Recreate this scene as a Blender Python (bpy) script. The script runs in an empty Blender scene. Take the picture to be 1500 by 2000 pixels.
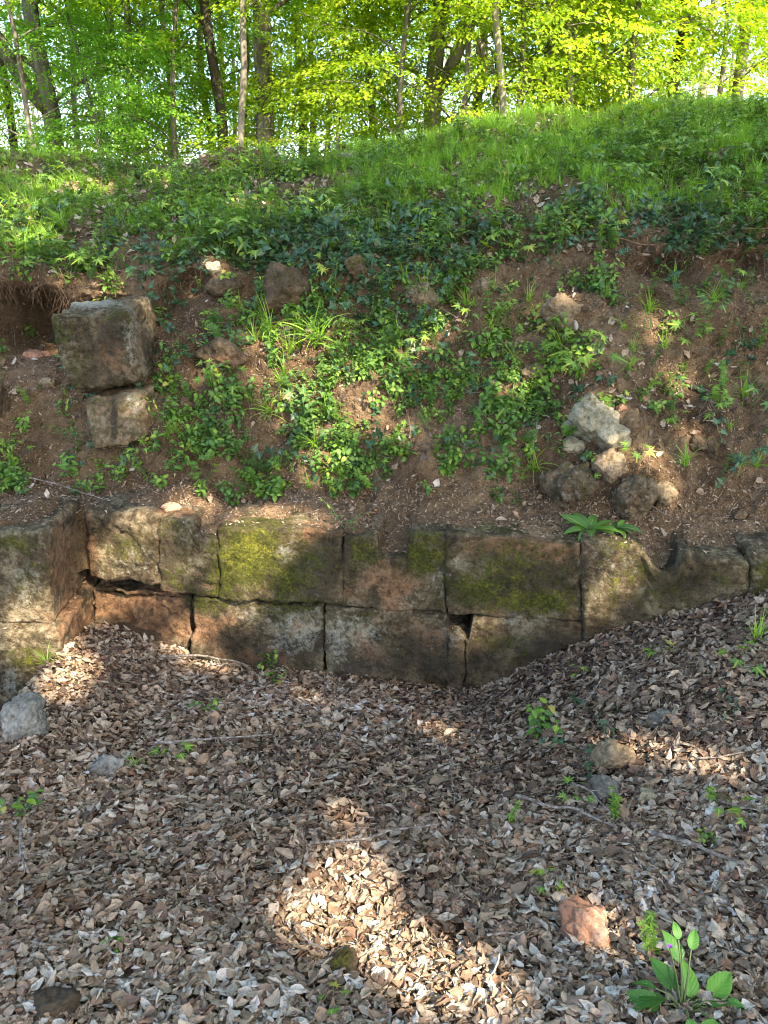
import bpy, math
import numpy as np
from mathutils import Matrix, Vector

# ------------------------------------------------------------------ camera, light
scene = bpy.context.scene
COL = scene.collection
R = math.radians
rng = np.random.default_rng(7)

PITCH = R(20.0); F = 1504.0; EYE = np.array([0.0, 0.0, 1.65])
cam_d = bpy.data.cameras.new("camera"); cam = bpy.data.objects.new("camera", cam_d); COL.objects.link(cam)
cam.location = EYE; cam.rotation_euler = (R(90) - PITCH, 0, 0)
cam_d.sensor_fit = 'HORIZONTAL'; cam_d.sensor_width = 36; cam_d.lens = 36 * F / 1500
cam_d.clip_start = 0.05; cam_d.clip_end = 1500
scene.camera = cam

SUN_EL = 43.0
SUN_AZ = 148.0        # degrees clockwise from +Y (north): behind the camera, to the right
sun_dir = np.array([math.sin(R(SUN_AZ)) * math.cos(R(SUN_EL)), math.cos(R(SUN_AZ)) * math.cos(R(SUN_EL)), math.sin(R(SUN_EL))])
w = bpy.data.worlds.new("World"); scene.world = w; w.use_nodes = True
nt = w.node_tree; bg = nt.nodes["Background"]
sky = nt.nodes.new("ShaderNodeTexSky"); sky.sky_type = 'NISHITA'; sky.sun_disc = False
sky.sun_elevation = R(SUN_EL); sky.sun_rotation = R(SUN_AZ); sky.air_density = 1.0; sky.dust_density = 2.0
nt.links.new(sky.outputs[0], bg.inputs[0]); bg.inputs[1].default_value = 0.15
sd = bpy.data.lights.new("sun", 'SUN'); sd.energy = 4.6; sd.angle = R(0.53); sd.color = (1.0, 0.85, 0.65)
so = bpy.data.objects.new("sun", sd); COL.objects.link(so)
so.rotation_euler = Vector(sun_dir).to_track_quat('Z', 'Y').to_euler()
scene.view_settings.view_transform = 'Standard'; scene.view_settings.look = 'None'
scene.view_settings.exposure = 2.45; scene.view_settings.gamma = 1.0
scene.render.engine = 'CYCLES'
scene.cycles.max_bounces = 7; scene.cycles.diffuse_bounces = 4; scene.cycles.glossy_bounces = 2
scene.cycles.transmission_bounces = 4; scene.cycles.transparent_max_bounces = 4
scene.cycles.sample_clamp_indirect = 6.0
scene.cycles.use_denoising = True; scene.cycles.filter_width = 1.05

# ------------------------------------------------------------------ maths helpers
FWD = np.array([0, math.cos(PITCH), -math.sin(PITCH)]); UP = np.array([0, math.sin(PITCH), math.cos(PITCH)])

def ray(px, py):
    px = np.asarray(px, float); py = np.asarray(py, float)
    return ((px - 750) / F)[..., None] * np.array([1., 0, 0]) + (-(py - 1000) / F)[..., None] * UP + FWD

def atY(px, py, Y):
    d = ray(px, py); return EYE + d * (np.asarray(Y, float) / d[..., 1])[..., None]

def on_wall(px, py, a=3.30, b=-0.14):      # a vertical plane y = a + b x
    d = ray(px, py); t = a / (d[..., 1] - b * d[..., 0]); return EYE + d * np.asarray(t)[..., None]

def proj(P):
    v = P - EYE; z = v @ FWD; z = np.where(z < 1e-3, 1e-3, z)
    return 750 + F * v[..., 0] / z, 1000 - F * (v @ UP) / z, v @ FWD

def hash3(i, j, k, seed):
    n = (i * 374761393 + j * 668265263 + k * 1274126177 + seed * 974634777) & 0xffffffff
    n = ((n ^ (n >> 13)) * 1103515245) & 0xffffffff
    n = ((n ^ (n >> 16)) * 2654435769) & 0xffffffff
    return ((n ^ (n >> 15)) & 0xffffff) / float(0xffffff)

def vnoise(P, seed=0):
    P = np.asarray(P, float); I = np.floor(P).astype(np.int64); f = P - I; f = f * f * (3 - 2 * f)
    r = 0
    for a in (0, 1):
        for b in (0, 1):
            for c in (0, 1):
                wgt = (f[..., 0] if a else 1 - f[..., 0]) * (f[..., 1] if b else 1 - f[..., 1]) * (f[..., 2] if c else 1 - f[..., 2])
                r = r + wgt * hash3(I[..., 0] + a, I[..., 1] + b, I[..., 2] + c, seed)
    return r * 2 - 1

def fbm(P, scale=1.0, octv=4, seed=0, gain=0.5):
    r = 0; a = 1.0; s = scale
    for o in range(octv):
        r = r + a * vnoise(np.asarray(P) * s + 17.3 * o, seed + o); a *= gain; s *= 2.03
    return r

def sstep(a, b, x):
    t = np.clip((x - a) / (b - a), 0, 1); return t * t * (3 - 2 * t)

# ------------------------------------------------------------------ mesh helpers
def np_mesh(name, V, Fs, mat, attrs=None, smooth=True):
    """V (n,3); Fs list of (m,k) index arrays"""
    me = bpy.data.meshes.new(name)
    V = np.ascontiguousarray(V, dtype=np.float32)
    Fs = [np.asarray(f) for f in (Fs if isinstance(Fs, list) else [Fs]) if len(f)]
    loops = np.concatenate([f.ravel() for f in Fs]).astype(np.int32)
    counts = np.concatenate([np.full(len(f), f.shape[1]) for f in Fs]).astype(np.int32)
    starts = np.concatenate([[0], np.cumsum(counts)[:-1]]).astype(np.int32)
    me.vertices.add(len(V)); me.vertices.foreach_set("co", V.ravel())
    me.loops.add(len(loops)); me.loops.foreach_set("vertex_index", loops)
    me.polygons.add(len(counts)); me.polygons.foreach_set("loop_start", starts)
    me.polygons.foreach_set("loop_total", counts)
    me.polygons.foreach_set("use_smooth", np.full(len(counts), smooth))
    me.update(calc_edges=True); me.validate()
    for k, a in (attrs or {}).items():
        a = np.asarray(a, np.float32)
        if a.ndim == 1:
            at = me.attributes.new(k, 'FLOAT', 'POINT'); at.data.foreach_set("value", a)
        else:
            at = me.attributes.new(k, 'FLOAT_COLOR', 'POINT'); at.data.foreach_set("color", a.ravel())
    if mat: me.materials.append(mat)
    return me

def obj(name, me, parent=None, **props):
    o = bpy.data.objects.new(name, me); COL.objects.link(o)
    if parent is not None: o.parent = parent
    for k, v in props.items():
        if v is not None: o[k] = v
    return o

def thing(name, loc, label, category, group=None, rot=(0, 0, 0), scale=1.0):
    o = bpy.data.objects.new(name, None); COL.objects.link(o); o.empty_display_size = 0.1
    o.location = [float(c) for c in loc]; o.rotation_euler = rot; o.scale = (scale,) * 3
    o['label'] = label; o['category'] = category
    if group: o['group'] = group
    return o

def rotmats(ax, ay, az):
    cx, sx, cy, sy, cz, sz = np.cos(ax), np.sin(ax), np.cos(ay), np.sin(ay), np.cos(az), np.sin(az)
    n = len(ax); M = np.zeros((n, 3, 3))
    M[:, 0, 0] = cz * cy; M[:, 0, 1] = cz * sy * sx - sz * cx; M[:, 0, 2] = cz * sy * cx + sz * sx
    M[:, 1, 0] = sz * cy; M[:, 1, 1] = sz * sy * sx + cz * cx; M[:, 1, 2] = sz * sy * cx - cz * sx
    M[:, 2, 0] = -sy; M[:, 2, 1] = cy * sx; M[:, 2, 2] = cy * cx
    return M

def align(N):
    """rotation matrices taking +Z to each normal"""
    N = N / np.linalg.norm(N, axis=1, keepdims=True)
    ref = np.tile(np.array([[1., 0, 0]]), (len(N), 1)); bad = np.abs(N[:, 0]) > .9; ref[bad] = [0, 1, 0]
    X = ref - N * np.sum(ref * N, 1, keepdims=True); X /= np.linalg.norm(X, axis=1, keepdims=True)
    Y = np.cross(N, X)
    return np.stack([X, Y, N], axis=2)

class Acc:
    """collects many small pieces into one mesh"""
    def __init__(s): s.V = []; s.F = {}; s.T = []; s.n = 0
    def add(s, V, Fc, T):
        s.V.append(V); s.T.append(T)
        for f in (Fc if isinstance(Fc, list) else [Fc]):
            s.F.setdefault(f.shape[1], []).append(f + s.n)
        s.n += len(V)
    def scatter(s, proto, M, loc, r1=None, r2=None, keep=False):
        V, Fc, uv = proto; N = len(loc)
        if N == 0: return
        P = np.einsum('nij,vj->nvi', M, V) + loc[:, None, :]
        T = np.empty((N, len(V), 4))
        if keep:
            T[:] = uv[None]
            if r1 is not None: T[:, :, 0] = np.clip(T[:, :, 0] * .6 + .4 * r1[:, None], 0, 1)
        else:
            T[:, :, 0] = (rng.random(N) if r1 is None else r1)[:, None]; T[:, :, 1] = (rng.random(N) if r2 is None else r2)[:, None]
            T[:, :, 2] = uv[None, :, 0]; T[:, :, 3] = uv[None, :, 1]
        off = (np.arange(N) * len(V))[:, None, None] + s.n
        for f in (Fc if isinstance(Fc, list) else [Fc]):
            s.F.setdefault(f.shape[1], []).append((f[None] + off).reshape(-1, f.shape[1]))
        s.V.append(P.reshape(-1, 3)); s.T.append(T.reshape(-1, 4)); s.n += N * len(V)
    def arrays(s):
        return np.concatenate(s.V), [np.concatenate(f) for f in s.F.values()], np.concatenate(s.T)
    def mesh(s, name, mat, smooth=True):
        V, Fc, T = s.arrays()
        return np_mesh(name, V, Fc, mat, {'tint': T}, smooth)

def tube(pts, rad, sides=6, cap=True, rough=0.0, seed=0):
    pts = np.asarray(pts, float); n = len(pts); rad = np.broadcast_to(np.asarray(rad, float), (n,))
    tan = np.gradient(pts, axis=0); tan /= np.linalg.norm(tan, axis=1, keepdims=True) + 1e-9
    ref = np.array([0., 0, 1]) if abs(tan[0, 2]) < .8 else np.array([1., 0, 0])
    X = np.cross(tan, ref); X /= np.linalg.norm(X, axis=1, keepdims=True) + 1e-9; Y = np.cross(tan, X)
    a = np.linspace(0, 2 * np.pi, sides, endpoint=False)
    V = pts[:, None] + rad[:, None, None] * (np.cos(a)[None, :, None] * X[:, None] + np.sin(a)[None, :, None] * Y[:, None])
    if rough:
        q = 1 + rough * fbm(V, 1.2 / max(rad.max(), .01), 3, seed)[..., None]
        V = pts[:, None] + (V - pts[:, None]) * q
    i = np.arange(n - 1)[:, None] * sides; j = np.arange(sides)[None]; jn = (j + 1) % sides
    Fq = np.stack([i + j, i + jn, i + sides + jn, i + sides + j], -1).reshape(-1, 4)
    T = np.zeros((n, sides, 4)); T[..., 0] = .5; T[..., 2] = np.linspace(0, 1, n)[:, None]
    V = V.reshape(-1, 3); T = T.reshape(-1, 4); Fs = [Fq]
    if cap:
        V = np.vstack([V, pts[-1:], pts[:1]]); T = np.vstack([T, T[-1:], T[:1]])
        e = n * sides
        Fs.append(np.array([[(n - 1) * sides + k, (n - 1) * sides + (k + 1) % sides, e] for k in range(sides)] +
                           [[(k + 1) % sides, k, e + 1] for k in range(sides)]))
    return V, Fs, T

def wander(p0, p1, n, amp, seed, sag=0.0):
    r = np.random.default_rng(seed); t = np.linspace(0, 1, n)[:, None]
    p = np.asarray(p0) * (1 - t) + np.asarray(p1) * t
    off = np.cumsum(r.normal(0, 1, (n, 3)), 0); off -= t * off[-1]
    p = p + off * amp / max(1, math.sqrt(n)); p[:, 2] -= sag * (np.sin(np.pi * t[:, 0]))
    return p

# ------------------------------------------------------------------ material helpers
class NT:
    def __init__(s, name):
        s.m = bpy.data.materials.new(name); s.m.use_nodes = True; s.t = s.m.node_tree; s.t.nodes.clear()
        s.out = s.n('ShaderNodeOutputMaterial')
    def n(s, typ, **kw):
        nd = s.t.nodes.new(typ)
        for k, v in kw.items(): setattr(nd, k, v)
        return nd
    def l(s, a, b): s.t.links.new(a, b)
    def val(s, inp, v):
        if isinstance(v, bpy.types.NodeSocket): s.l(v, inp)
        else: inp.default_value = v
    def math(s, op, a, b=0.0, clamp=False):
        nd = s.n('ShaderNodeMath', operation=op, use_clamp=clamp); s.val(nd.inputs[0], a); s.val(nd.inputs[1], b); return nd.outputs[0]
    def mix(s, f, a, b, mode='MIX'):
        nd = s.n('ShaderNodeMix', data_type='RGBA', blend_type=mode); s.val(nd.inputs[0], f)
        s.val(nd.inputs[6], a if isinstance(a, bpy.types.NodeSocket) else (*a, 1)); s.val(nd.inputs[7], b if isinstance(b, bpy.types.NodeSocket) else (*b, 1))
        return nd.outputs[2]
    def ramp(s, f, stops, interp='LINEAR'):
        nd = s.n('ShaderNodeValToRGB'); cr = nd.color_ramp; cr.interpolation = interp
        while len(cr.elements) < len(stops): cr.elements.new(0.5)
        for e, (p, c) in zip(cr.elements, stops):
            e.position = p; e.color = (*c, 1) if not isinstance(c, float) else (c, c, c, 1)
        s.val(nd.inputs[0], f); return nd.outputs[0]
    def noise(s, scale, detail=5, rough=.55, vec=None, dist=0.0):
        nd = s.n('ShaderNodeTexNoise'); nd.inputs['Scale'].default_value = scale; nd.inputs['Detail'].default_value = detail
        nd.inputs['Roughness'].default_value = rough; nd.inputs['Distortion'].default_value = dist
        if vec is not None: s.l(vec, nd.inputs['Vector'])
        return nd.outputs['Fac']
    def voro(s, scale, vec=None, feature='F1', out='Distance'):
        nd = s.n('ShaderNodeTexVoronoi', feature=feature); nd.inputs['Scale'].default_value = scale
        if vec is not None: s.l(vec, nd.inputs['Vector'])
        return nd.outputs[out]
    def attr(s, name):
        nd = s.n('ShaderNodeAttribute', attribute_name=name); return nd
    def tint(s):
        a = s.attr('tint'); sp = s.n('ShaderNodeSeparateColor'); s.l(a.outputs['Color'], sp.inputs[0])
        return sp.outputs[0], sp.outputs[1], sp.outputs[2], a.outputs['Alpha']
    def bump(s, h, strength=.5, dist=.01, norm=None):
        nd = s.n('ShaderNodeBump'); nd.inputs['Strength'].default_value = strength; nd.inputs['Distance'].default_value = dist
        s.val(nd.inputs['Height'], h)
        if norm is not None: s.l(norm, nd.inputs['Normal'])
        return nd.outputs[0]
    def pbr(s, color, rough=.8, normal=None, spec=.3):
        p = s.n('ShaderNodeBsdfPrincipled'); s.val(p.inputs['Base Color'], color if isinstance(color, bpy.types.NodeSocket) else (*color, 1))
        s.val(p.inputs['Roughness'], rough); p.inputs['Specular IOR Level'].default_value = spec
        if normal is not None: s.l(normal, p.inputs['Normal'])
        return p.outputs[0]
    def done(s, sh): s.l(sh, s.out.inputs[0]); return s.m

def geo_pos(N): return N.n('ShaderNodeNewGeometry').outputs['Position']
def obj_co(N): return N.n('ShaderNodeTexCoord').outputs['Object']

def mat_soil(name, dark, mid, light, green=(0.03, .05, .015), scale=1.0):
    N = NT(name); p = geo_pos(N)
    n1 = N.noise(2.3 * scale, 6, .6, p); n2 = N.noise(22 * scale, 8, .7, p); n3 = N.noise(150, 3, .6, p)
    v = N.voro(90, p)
    c = N.ramp(N.math('ADD', N.math('MULTIPLY', n1, .55), N.math('MULTIPLY', n2, .45)), [(.34, dark), (.5, mid), (.66, light)])
    c = N.mix(N.math('MULTIPLY', N.ramp(n3, [(.55, 0.), (.75, 1.)]), .55), c, tuple(min(1, x * 1.9) for x in light))
    g = N.attr('green').outputs['Fac']
    c = N.mix(N.math('MULTIPLY', g, .8), c, green)
    h = N.math('ADD', N.math('MULTIPLY', n2, 1.0), N.math('MULTIPLY', n3, .35)); h = N.math('SUBTRACT', h, N.math('MULTIPLY', v, .3))
    return N.done(N.pbr(c, .95, N.bump(h, .95, .03), .12))

M_SOIL = mat_soil("soil", (.046, .029, .016), (.115, .074, .041), (.22, .155, .093))
M_LITTER_SOIL = mat_soil("litter_soil", (.05, .034, .022), (.10, .068, .044), (.17, .125, .085))
M_FOREST = mat_soil("forest_floor", (.035, .03, .015), (.06, .06, .025), (.10, .11, .04), scale=.3)

def mat_deadleaf(name, sat=1.0):
    N = NT(name); r1, r2, u, v = N.tint(); p = geo_pos(N)
    c = N.ramp(r1, [(0.0, (.05, .031, .021)), (.16, (.115, .072, .046)), (.34, (.215, .15, .10)), (.54, (.32, .235, .155)),
                    (.78, (.41, .325, .235)), (.94, (.47, .41, .33)), (1.0, (.54, .50, .44))])
    c = N.mix(N.ramp(r2, [(.70, 0.), (.98, .45)]), c, (.27, .13, .06))
    vein = N.math('ABSOLUTE', N.math('SUBTRACT', N.math('FRACT', N.math('ADD', N.math('MULTIPLY', u, 8.0), N.math('MULTIPLY', N.math('ABSOLUTE', v), 2.0))), .5))
    vm = N.ramp(vein, [(.0, .72), (.16, 1.0)])
    mid = N.ramp(N.math('ABSOLUTE', v), [(.0, .7), (.07, 1.0)])
    c = N.mix(1.0, c, vm, 'MULTIPLY'); c = N.mix(1.0, c, mid, 'MULTIPLY')
    n = N.noise(60, 4, .6, p); c = N.mix(N.ramp(n, [(.45, 0.), (.75, .6)]), c, (.11, .07, .045))
    sh = N.pbr(c, .62, N.bump(N.math('ADD', n, N.math('MULTIPLY', vein, .3)), .5, .004), .35)
    tr = N.n('ShaderNodeBsdfTranslucent'); N.l(c, tr.inputs[0])
    mx = N.n('ShaderNodeMixShader'); mx.inputs[0].default_value = .12; N.l(sh, mx.inputs[1]); N.l(tr.outputs[0], mx.inputs[2])
    return N.done(mx.outputs[0])
M_DEAD = mat_deadleaf("dead_leaf")

def mat_leaf(name, stops, trans=.35, tcol=None, rough=.5, spec=.4, objvar=False, veins=True, scale=1.0):
    N = NT(name); r1, r2, u, v = N.tint()
    if objvar:
        r1 = N.math('ADD', N.math('MULTIPLY', r1, .72), N.math('MULTIPLY', N.n('ShaderNodeObjectInfo').outputs['Random'], .28))
    c = N.ramp(r1, stops)
    if veins:
        mid = N.ramp(N.math('ABSOLUTE', v), [(.0, 1.0), (.10, 0.)])
        c = N.mix(N.math('MULTIPLY', mid, .35), c, tuple(min(1, x * 2.2) for x in stops[-1][1]))
    p = N.pbr(c, rough, None, spec)
    tr = N.n('ShaderNodeBsdfTranslucent')
    tc = N.mix(1.0, c, tcol or (1.5, 1.45, .6), 'MULTIPLY'); N.l(tc, tr.inputs[0])
    mx = N.n('ShaderNodeMixShader'); mx.inputs[0].default_value = trans; N.l(p, mx.inputs[1]); N.l(tr.outputs[0], mx.inputs[2])
    return N.done(mx.outputs[0])

M_CROWN = mat_leaf("beech_foliage", [(0.0, (.09, .18, .018)), (.3, (.17, .28, .02)), (.6, (.30, .41, .022)), (1.0, (.46, .50, .03))], .55, (1.6, 1.6, .5), objvar=True, veins=False)
M_CROWN_COOL = mat_leaf("maple_foliage", [(0.0, (.09, .20, .03)), (.5, (.18, .34, .045)), (1.0, (.30, .46, .07))], .55, (1.4, 1.6, .7), objvar=True, veins=False)
M_HERB = mat_leaf("herb_leaf", [(0.0, (.016, .048, .020)), (.3, (.045, .115, .026)), (.65, (.105, .22, .026)), (.93, (.23, .34, .035)), (1.0, (.36, .30, .06))], .35)
M_IVY = mat_leaf("ivy_leaf", [(0.0, (.012, .036, .018)), (.5, (.026, .070, .028)), (.85, (.045, .10, .04)), (1.0, (.08, .15, .045))], .15, rough=.42, spec=.4)
M_GRASS = mat_leaf("grass_blade", [(0.0, (.085, .19, .016)), (.45, (.18, .35, .03)), (.88, (.29, .44, .05)), (1.0, (.34, .33, .12))], .35, veins=False)
M_BIGLEAF = mat_leaf("lungwort_leaf", [(0.0, (.02, .08, .012)), (.6, (.05, .16, .02)), (1.0, (.08, .23, .03))], .3, rough=.4)
def mat_bigleaf():
    N = NT("broad_leaf"); r1, r2, u, v = N.tint(); p = geo_pos(N); av = N.math('ABSOLUTE', v)
    c = N.ramp(r1, [(0.0, (.02, .075, .016)), (.6, (.065, .19, .025)), (1.0, (.12, .30, .03))])
    vf = N.math('ABSOLUTE', N.math('SUBTRACT', N.math('FRACT', N.math('SUBTRACT', N.math('MULTIPLY', u, 7.0), N.math('MULTIPLY', av, 2.2))), .5))
    ln = N.math('MAXIMUM', N.ramp(vf, [(.0, 1.0), (.07, 0.)]), N.ramp(av, [(.0, 1.0), (.06, 0.)]))
    c = N.mix(N.math('MULTIPLY', ln, .25), c, (.14, .27, .06)); n = N.noise(90, 4, .6, p)
    c = N.mix(N.ramp(N.noise(240, 2, .5, p), [(.66, 0.), (.70, .7)]), c, (.30, .36, .22)); c = N.mix(N.ramp(n, [(.62, 0.), (.72, .7)]), c, (.11, .09, .03))
    h = N.math('SUBTRACT', N.math('MULTIPLY', vf, 1.5), N.math('MULTIPLY', ln, .8)); pb = N.pbr(c, .45, N.bump(h, .4, .0015), .35)
    tr = N.n('ShaderNodeBsdfTranslucent'); N.l(c, tr.inputs[0]); mx = N.n('ShaderNodeMixShader'); mx.inputs[0].default_value = .3; N.l(pb, mx.inputs[1]); N.l(tr.outputs[0], mx.inputs[2]); return N.done(mx.outputs[0])
M_BIGLEAF = mat_bigleaf()
M_STEMS = mat_leaf("green_stem", [(0.0, (.06, .10, .03)), (1.0, (.12, .15, .05))], .1, veins=False)

def mat_twig():
    N = NT("twig_bark"); p = geo_pos(N)
    c = N.ramp(N.noise(60, 5, .6, p), [(.35, (.06, .048, .04)), (.5, (.15, .125, .105)), (.68, (.30, .27, .24))])
    return N.done(N.pbr(c, .8, N.bump(N.noise(200, 4, .6, p), .6, .004), .3))
M_TWIG = mat_twig()
def mat_root():
    N = NT("root_bark"); p = geo_pos(N)
    c = N.ramp(N.noise(40, 5, .6, p), [(.35, (.07, .04, .022)), (.6, (.16, .105, .065)), (.75, (.26, .19, .13))])
    return N.done(N.pbr(c, .9, N.bump(N.noise(150, 4, .6, p), .6, .004), .2))
M_ROOT = mat_root()
def mat_bark(name, a, b, c3):
    N = NT(name); tc = N.n('ShaderNodeTexCoord').outputs['Object']; mp = N.n('ShaderNodeMapping'); N.l(tc, mp.inputs[0]); mp.inputs['Scale'].default_value = (1, 1, .25)
    n = N.noise(7, 7, .65, mp.outputs[0]); n2 = N.noise(2, 4, .6, tc)
    c = N.ramp(n, [(.33, a), (.52, b), (.7, c3)]); c = N.mix(N.ramp(n2, [(.52, 0.), (.7, .6)]), c, (.055, .075, .03))
    return N.done(N.pbr(c, .9, N.bump(n, .9, .03), .2))
M_BARK = mat_bark("beech_bark", (.07, .06, .047), (.15, .13, .105), (.28, .25, .21))
M_BARK_PALE = mat_bark("pale_bark", (.13, .115, .09), (.25, .22, .18), (.38, .35, .30))
M_BARK_DARK = mat_bark("dark_bark", (.022, .018, .014), (.05, .04, .03), (.10, .085, .065))

def mat_stone(name, dark, mid, light, mossc=(.065, .070, .010)):
    """weathered limestone; the vertex attributes moss / earth / lichen mark where the growth and stains are"""
    N = NT(name); p = geo_pos(N)
    n1 = N.noise(5.5, 8, .62, p, .4); n2 = N.noise(32, 8, .7, p); n3 = N.noise(160, 5, .65, p); pits = N.voro(75, p)
    base = N.ramp(N.math('ADD', N.math('MULTIPLY', n1, .5), N.math('MULTIPLY', n2, .5)), [(.40, dark), (.5, mid), (.60, light)])
    def mask(attr, noise, lo=.38, hi=.52):
        a = N.attr(attr).outputs['Fac']
        return N.ramp(N.math('ADD', N.math('MULTIPLY', a, .62), N.math('MULTIPLY', N.math('SUBTRACT', noise, .5), 1.9)), [(lo, 0.), (hi, 1.)])
    me = mask('earth', n1, .28, .5)
    ec = N.ramp(n2, [(.35, (.065, .034, .017)), (.62, (.19, .105, .055))])
    c = N.mix(N.math('MULTIPLY', me, .85), base, ec)
    blk = mask('black', n2, .26, .5); c = N.mix(N.math('MULTIPLY', blk, .85), c, (.030, .024, .018))
    ml = mask('lichen', N.noise(38, 6, .7, p), .26, .66)
    c = N.mix(N.math('MULTIPLY', ml, .5), c, N.ramp(n3, [(.4, (.25, .26, .20)), (.65, (.50, .50, .42))]))
    nm = N.noise(26, 8, .75, p); mm = mask('moss', nm, .24, .62)
    mc = N.ramp(N.math('ADD', N.math('MULTIPLY', N.noise(9, 5, .7, p), .45), N.math('MULTIPLY', N.noise(75, 4, .7, p), .55)), [(.40, tuple(x * .42 for x in mossc)), (.52, mossc), (.62, (mossc[0] * 2.4, mossc[1] * 2.2, mossc[2] * 1.5))])
    c = N.mix(mm, c, mc)
    dark_pits = N.ramp(N.noise(48, 3, .5, p), [(.30, 1.), (.40, 0.)]); c = N.mix(N.math('MULTIPLY', dark_pits, .55), c, tuple(x * .4 for x in dark))
    h = N.math('ADD', N.math('ADD', N.math('MULTIPLY', n2, .9), N.math('MULTIPLY', n3, .5)), N.math('MULTIPLY', pits, -.25))
    h = N.math('ADD', h, N.math('MULTIPLY', mm, N.math('MULTIPLY', N.noise(210, 3, .7, p), 1.0)))
    return N.done(N.pbr(c, .92, N.bump(h, .9, .016), .2))
M_STONE = mat_stone("wall_stone", (.022, .016, .009), (.070, .052, .028), (.20, .165, .105))
M_STONE_TAN = mat_stone("tan_stone", (.085, .06, .033), (.185, .135, .08), (.32, .25, .155))
M_STONE_GREY = mat_stone("grey_stone", (.09, .085, .07), (.19, .18, .155), (.33, .32, .28))
M_STONE_PALE = mat_stone("pale_stone", (.13, .11, .07), (.27, .235, .15), (.43, .385, .27))
M_STONE_PINK = mat_stone("pink_stone", (.19, .095, .058), (.36, .195, .12), (.50, .33, .23))
M_STONE_BROWN = mat_stone("brown_stone", (.045, .030, .017), (.095, .066, .038), (.18, .13, .08))

# ------------------------------------------------------------------ setting: the bank above the wall
COLS = np.array([-2600, -600, 0, 80, 150, 300, 600, 900, 1200, 1350, 1500, 2100, 4100], float)
# per column a profile (pixel row in the photo, distance in metres) from the top of the wall to the ridge
def prof(f, yw, a):  # f front edge row, yw wall distance, a rest
    return a
PROF = {
 -2600: [(1022,3.28),(984,3.55),(960,4.0),(880,4.1),(790,4.3),(690,4.5),(600,4.75),(520,5.0),(470,5.4),(410,6.0),(350,6.8),(305,7.6)],
 -600:  [(1022,3.28),(984,3.55),(960,4.0),(880,4.1),(790,4.3),(690,4.5),(600,4.75),(520,5.0),(470,5.4),(410,6.0),(350,6.8),(305,7.6)],
 0:     [(1022,3.28),(984,3.55),(955,3.86),(900,4.0),(800,4.22),(700,4.50),(610,4.72),(548,4.66),(470,5.2),(410,5.8),(350,6.5),(307,7.2)],
  80:   [(1026,3.27),(982,3.55),(956,3.85),(903,3.99),(805,4.22),(706,4.50),(616,4.72),(549,4.66),(470,5.2),(410,5.8),(350,6.5),(311,7.15)],
 150:   [(1004,3.56),(986,3.66),(958,3.84),(905,3.98),(810,4.22),(710,4.50),(620,4.70),(550,4.66),(470,5.2),(410,5.8),(350,6.5),(315,7.1)],
 300:   [(1012,3.50),(990,3.62),(960,3.80),(900,3.92),(800,4.12),(700,4.38),(610,4.60),(540,4.66),(470,5.1),(410,5.7),(350,6.5),(320,7.0)],
 600:   [(1030,3.42),(998,3.58),(965,3.72),(900,3.84),(800,4.04),(700,4.24),(600,4.45),(510,4.66),(450,5.1),(400,5.7),(345,6.5),(303,7.2)],
 900:   [(1040,3.30),(1000,3.46),(965,3.60),(900,3.74),(800,3.94),(700,4.16),(600,4.38),(510,4.60),(440,5.05),(380,5.7),(310,6.6),(250,7.6)],
 1200:  [(1058,3.20),(1020,3.34),(985,3.48),(915,3.62),(820,3.84),(710,4.08),(600,4.32),(500,4.56),(430,4.85),(350,5.5),(270,6.6),(212,7.9)],
 1350:  [(1066,3.20),(1030,3.34),(990,3.46),(920,3.60),(820,3.84),(710,4.08),(600,4.32),(505,4.52),(420,4.75),(340,5.5),(260,6.6),(203,8.0)],
 1500:  [(1072,3.20),(1035,3.34),(995,3.46),(925,3.60),(820,3.84),(710,4.08),(610,4.30),(520,4.46),(410,4.70),(330,5.5),(255,6.6),(195,8.0)],
 2100:  [(1080,3.2),(1045,3.34),(1000,3.46),(930,3.62),(820,3.86),(700,4.1),(600,4.3),(500,4.55),(400,4.9),(320,5.6),(245,6.7),(185,8.0)],
 4100:  [(1080,3.2),(1045,3.34),(1000,3.46),(930,3.62),(820,3.86),(700,4.1),(600,4.3),(500,4.55),(400,4.9),(320,5.6),(245,6.7),(185,8.0)]}
ctrl = np.array([[(py, Y) for py, Y in PROF[int(c)]] for c in COLS])      # (cols, K, 2)
K = ctrl.shape[1]
ucol = np.concatenate([np.linspace(-2600, -200, 40, endpoint=False), np.arange(-200, 1700, 4.0), np.linspace(1700, 4100, 40)])
sv = np.concatenate([np.linspace(0, 7.2, 250, endpoint=False), np.linspace(7.2, 11, 170)])

def interp_ctrl(uc, s):
    out = np.empty((len(s), len(uc), 2))
    k0 = np.clip(np.floor(s).astype(int), 0, K - 2); f = (s - k0)[:, None]
    # Catmull-Rom along the profile
    km, k1, k2 = np.clip(k0 - 1, 0, K - 1), k0 + 1, np.clip(k0 + 2, 0, K - 1)
    for c in range(2):
        col = np.array([np.interp(uc, COLS, ctrl[:, k, c]) for k in range(K)])   # (K, U)
        p0, p1, p2, p3 = col[km], col[k0], col[k1], col[k2]
        out[..., c] = .5 * ((2 * p1) + (-p0 + p2) * f + (2 * p0 - 5 * p1 + 4 * p2 - p3) * f ** 2 + (-p0 + 3 * p1 - 3 * p2 + p3) * f ** 3)
    return out
ic = interp_ctrl(ucol, sv)
BANK = atY(np.broadcast_to(ucol[None], ic.shape[:2]), ic[..., 0], ic[..., 1])
_chan = .135 * sstep(728, 738, ucol) * sstep(812, 802, ucol) + .075 * sstep(372, 384, ucol) * sstep(430, 420, ucol) + .115 * np.exp(-((ucol - 1298) / 34) ** 4)
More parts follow.
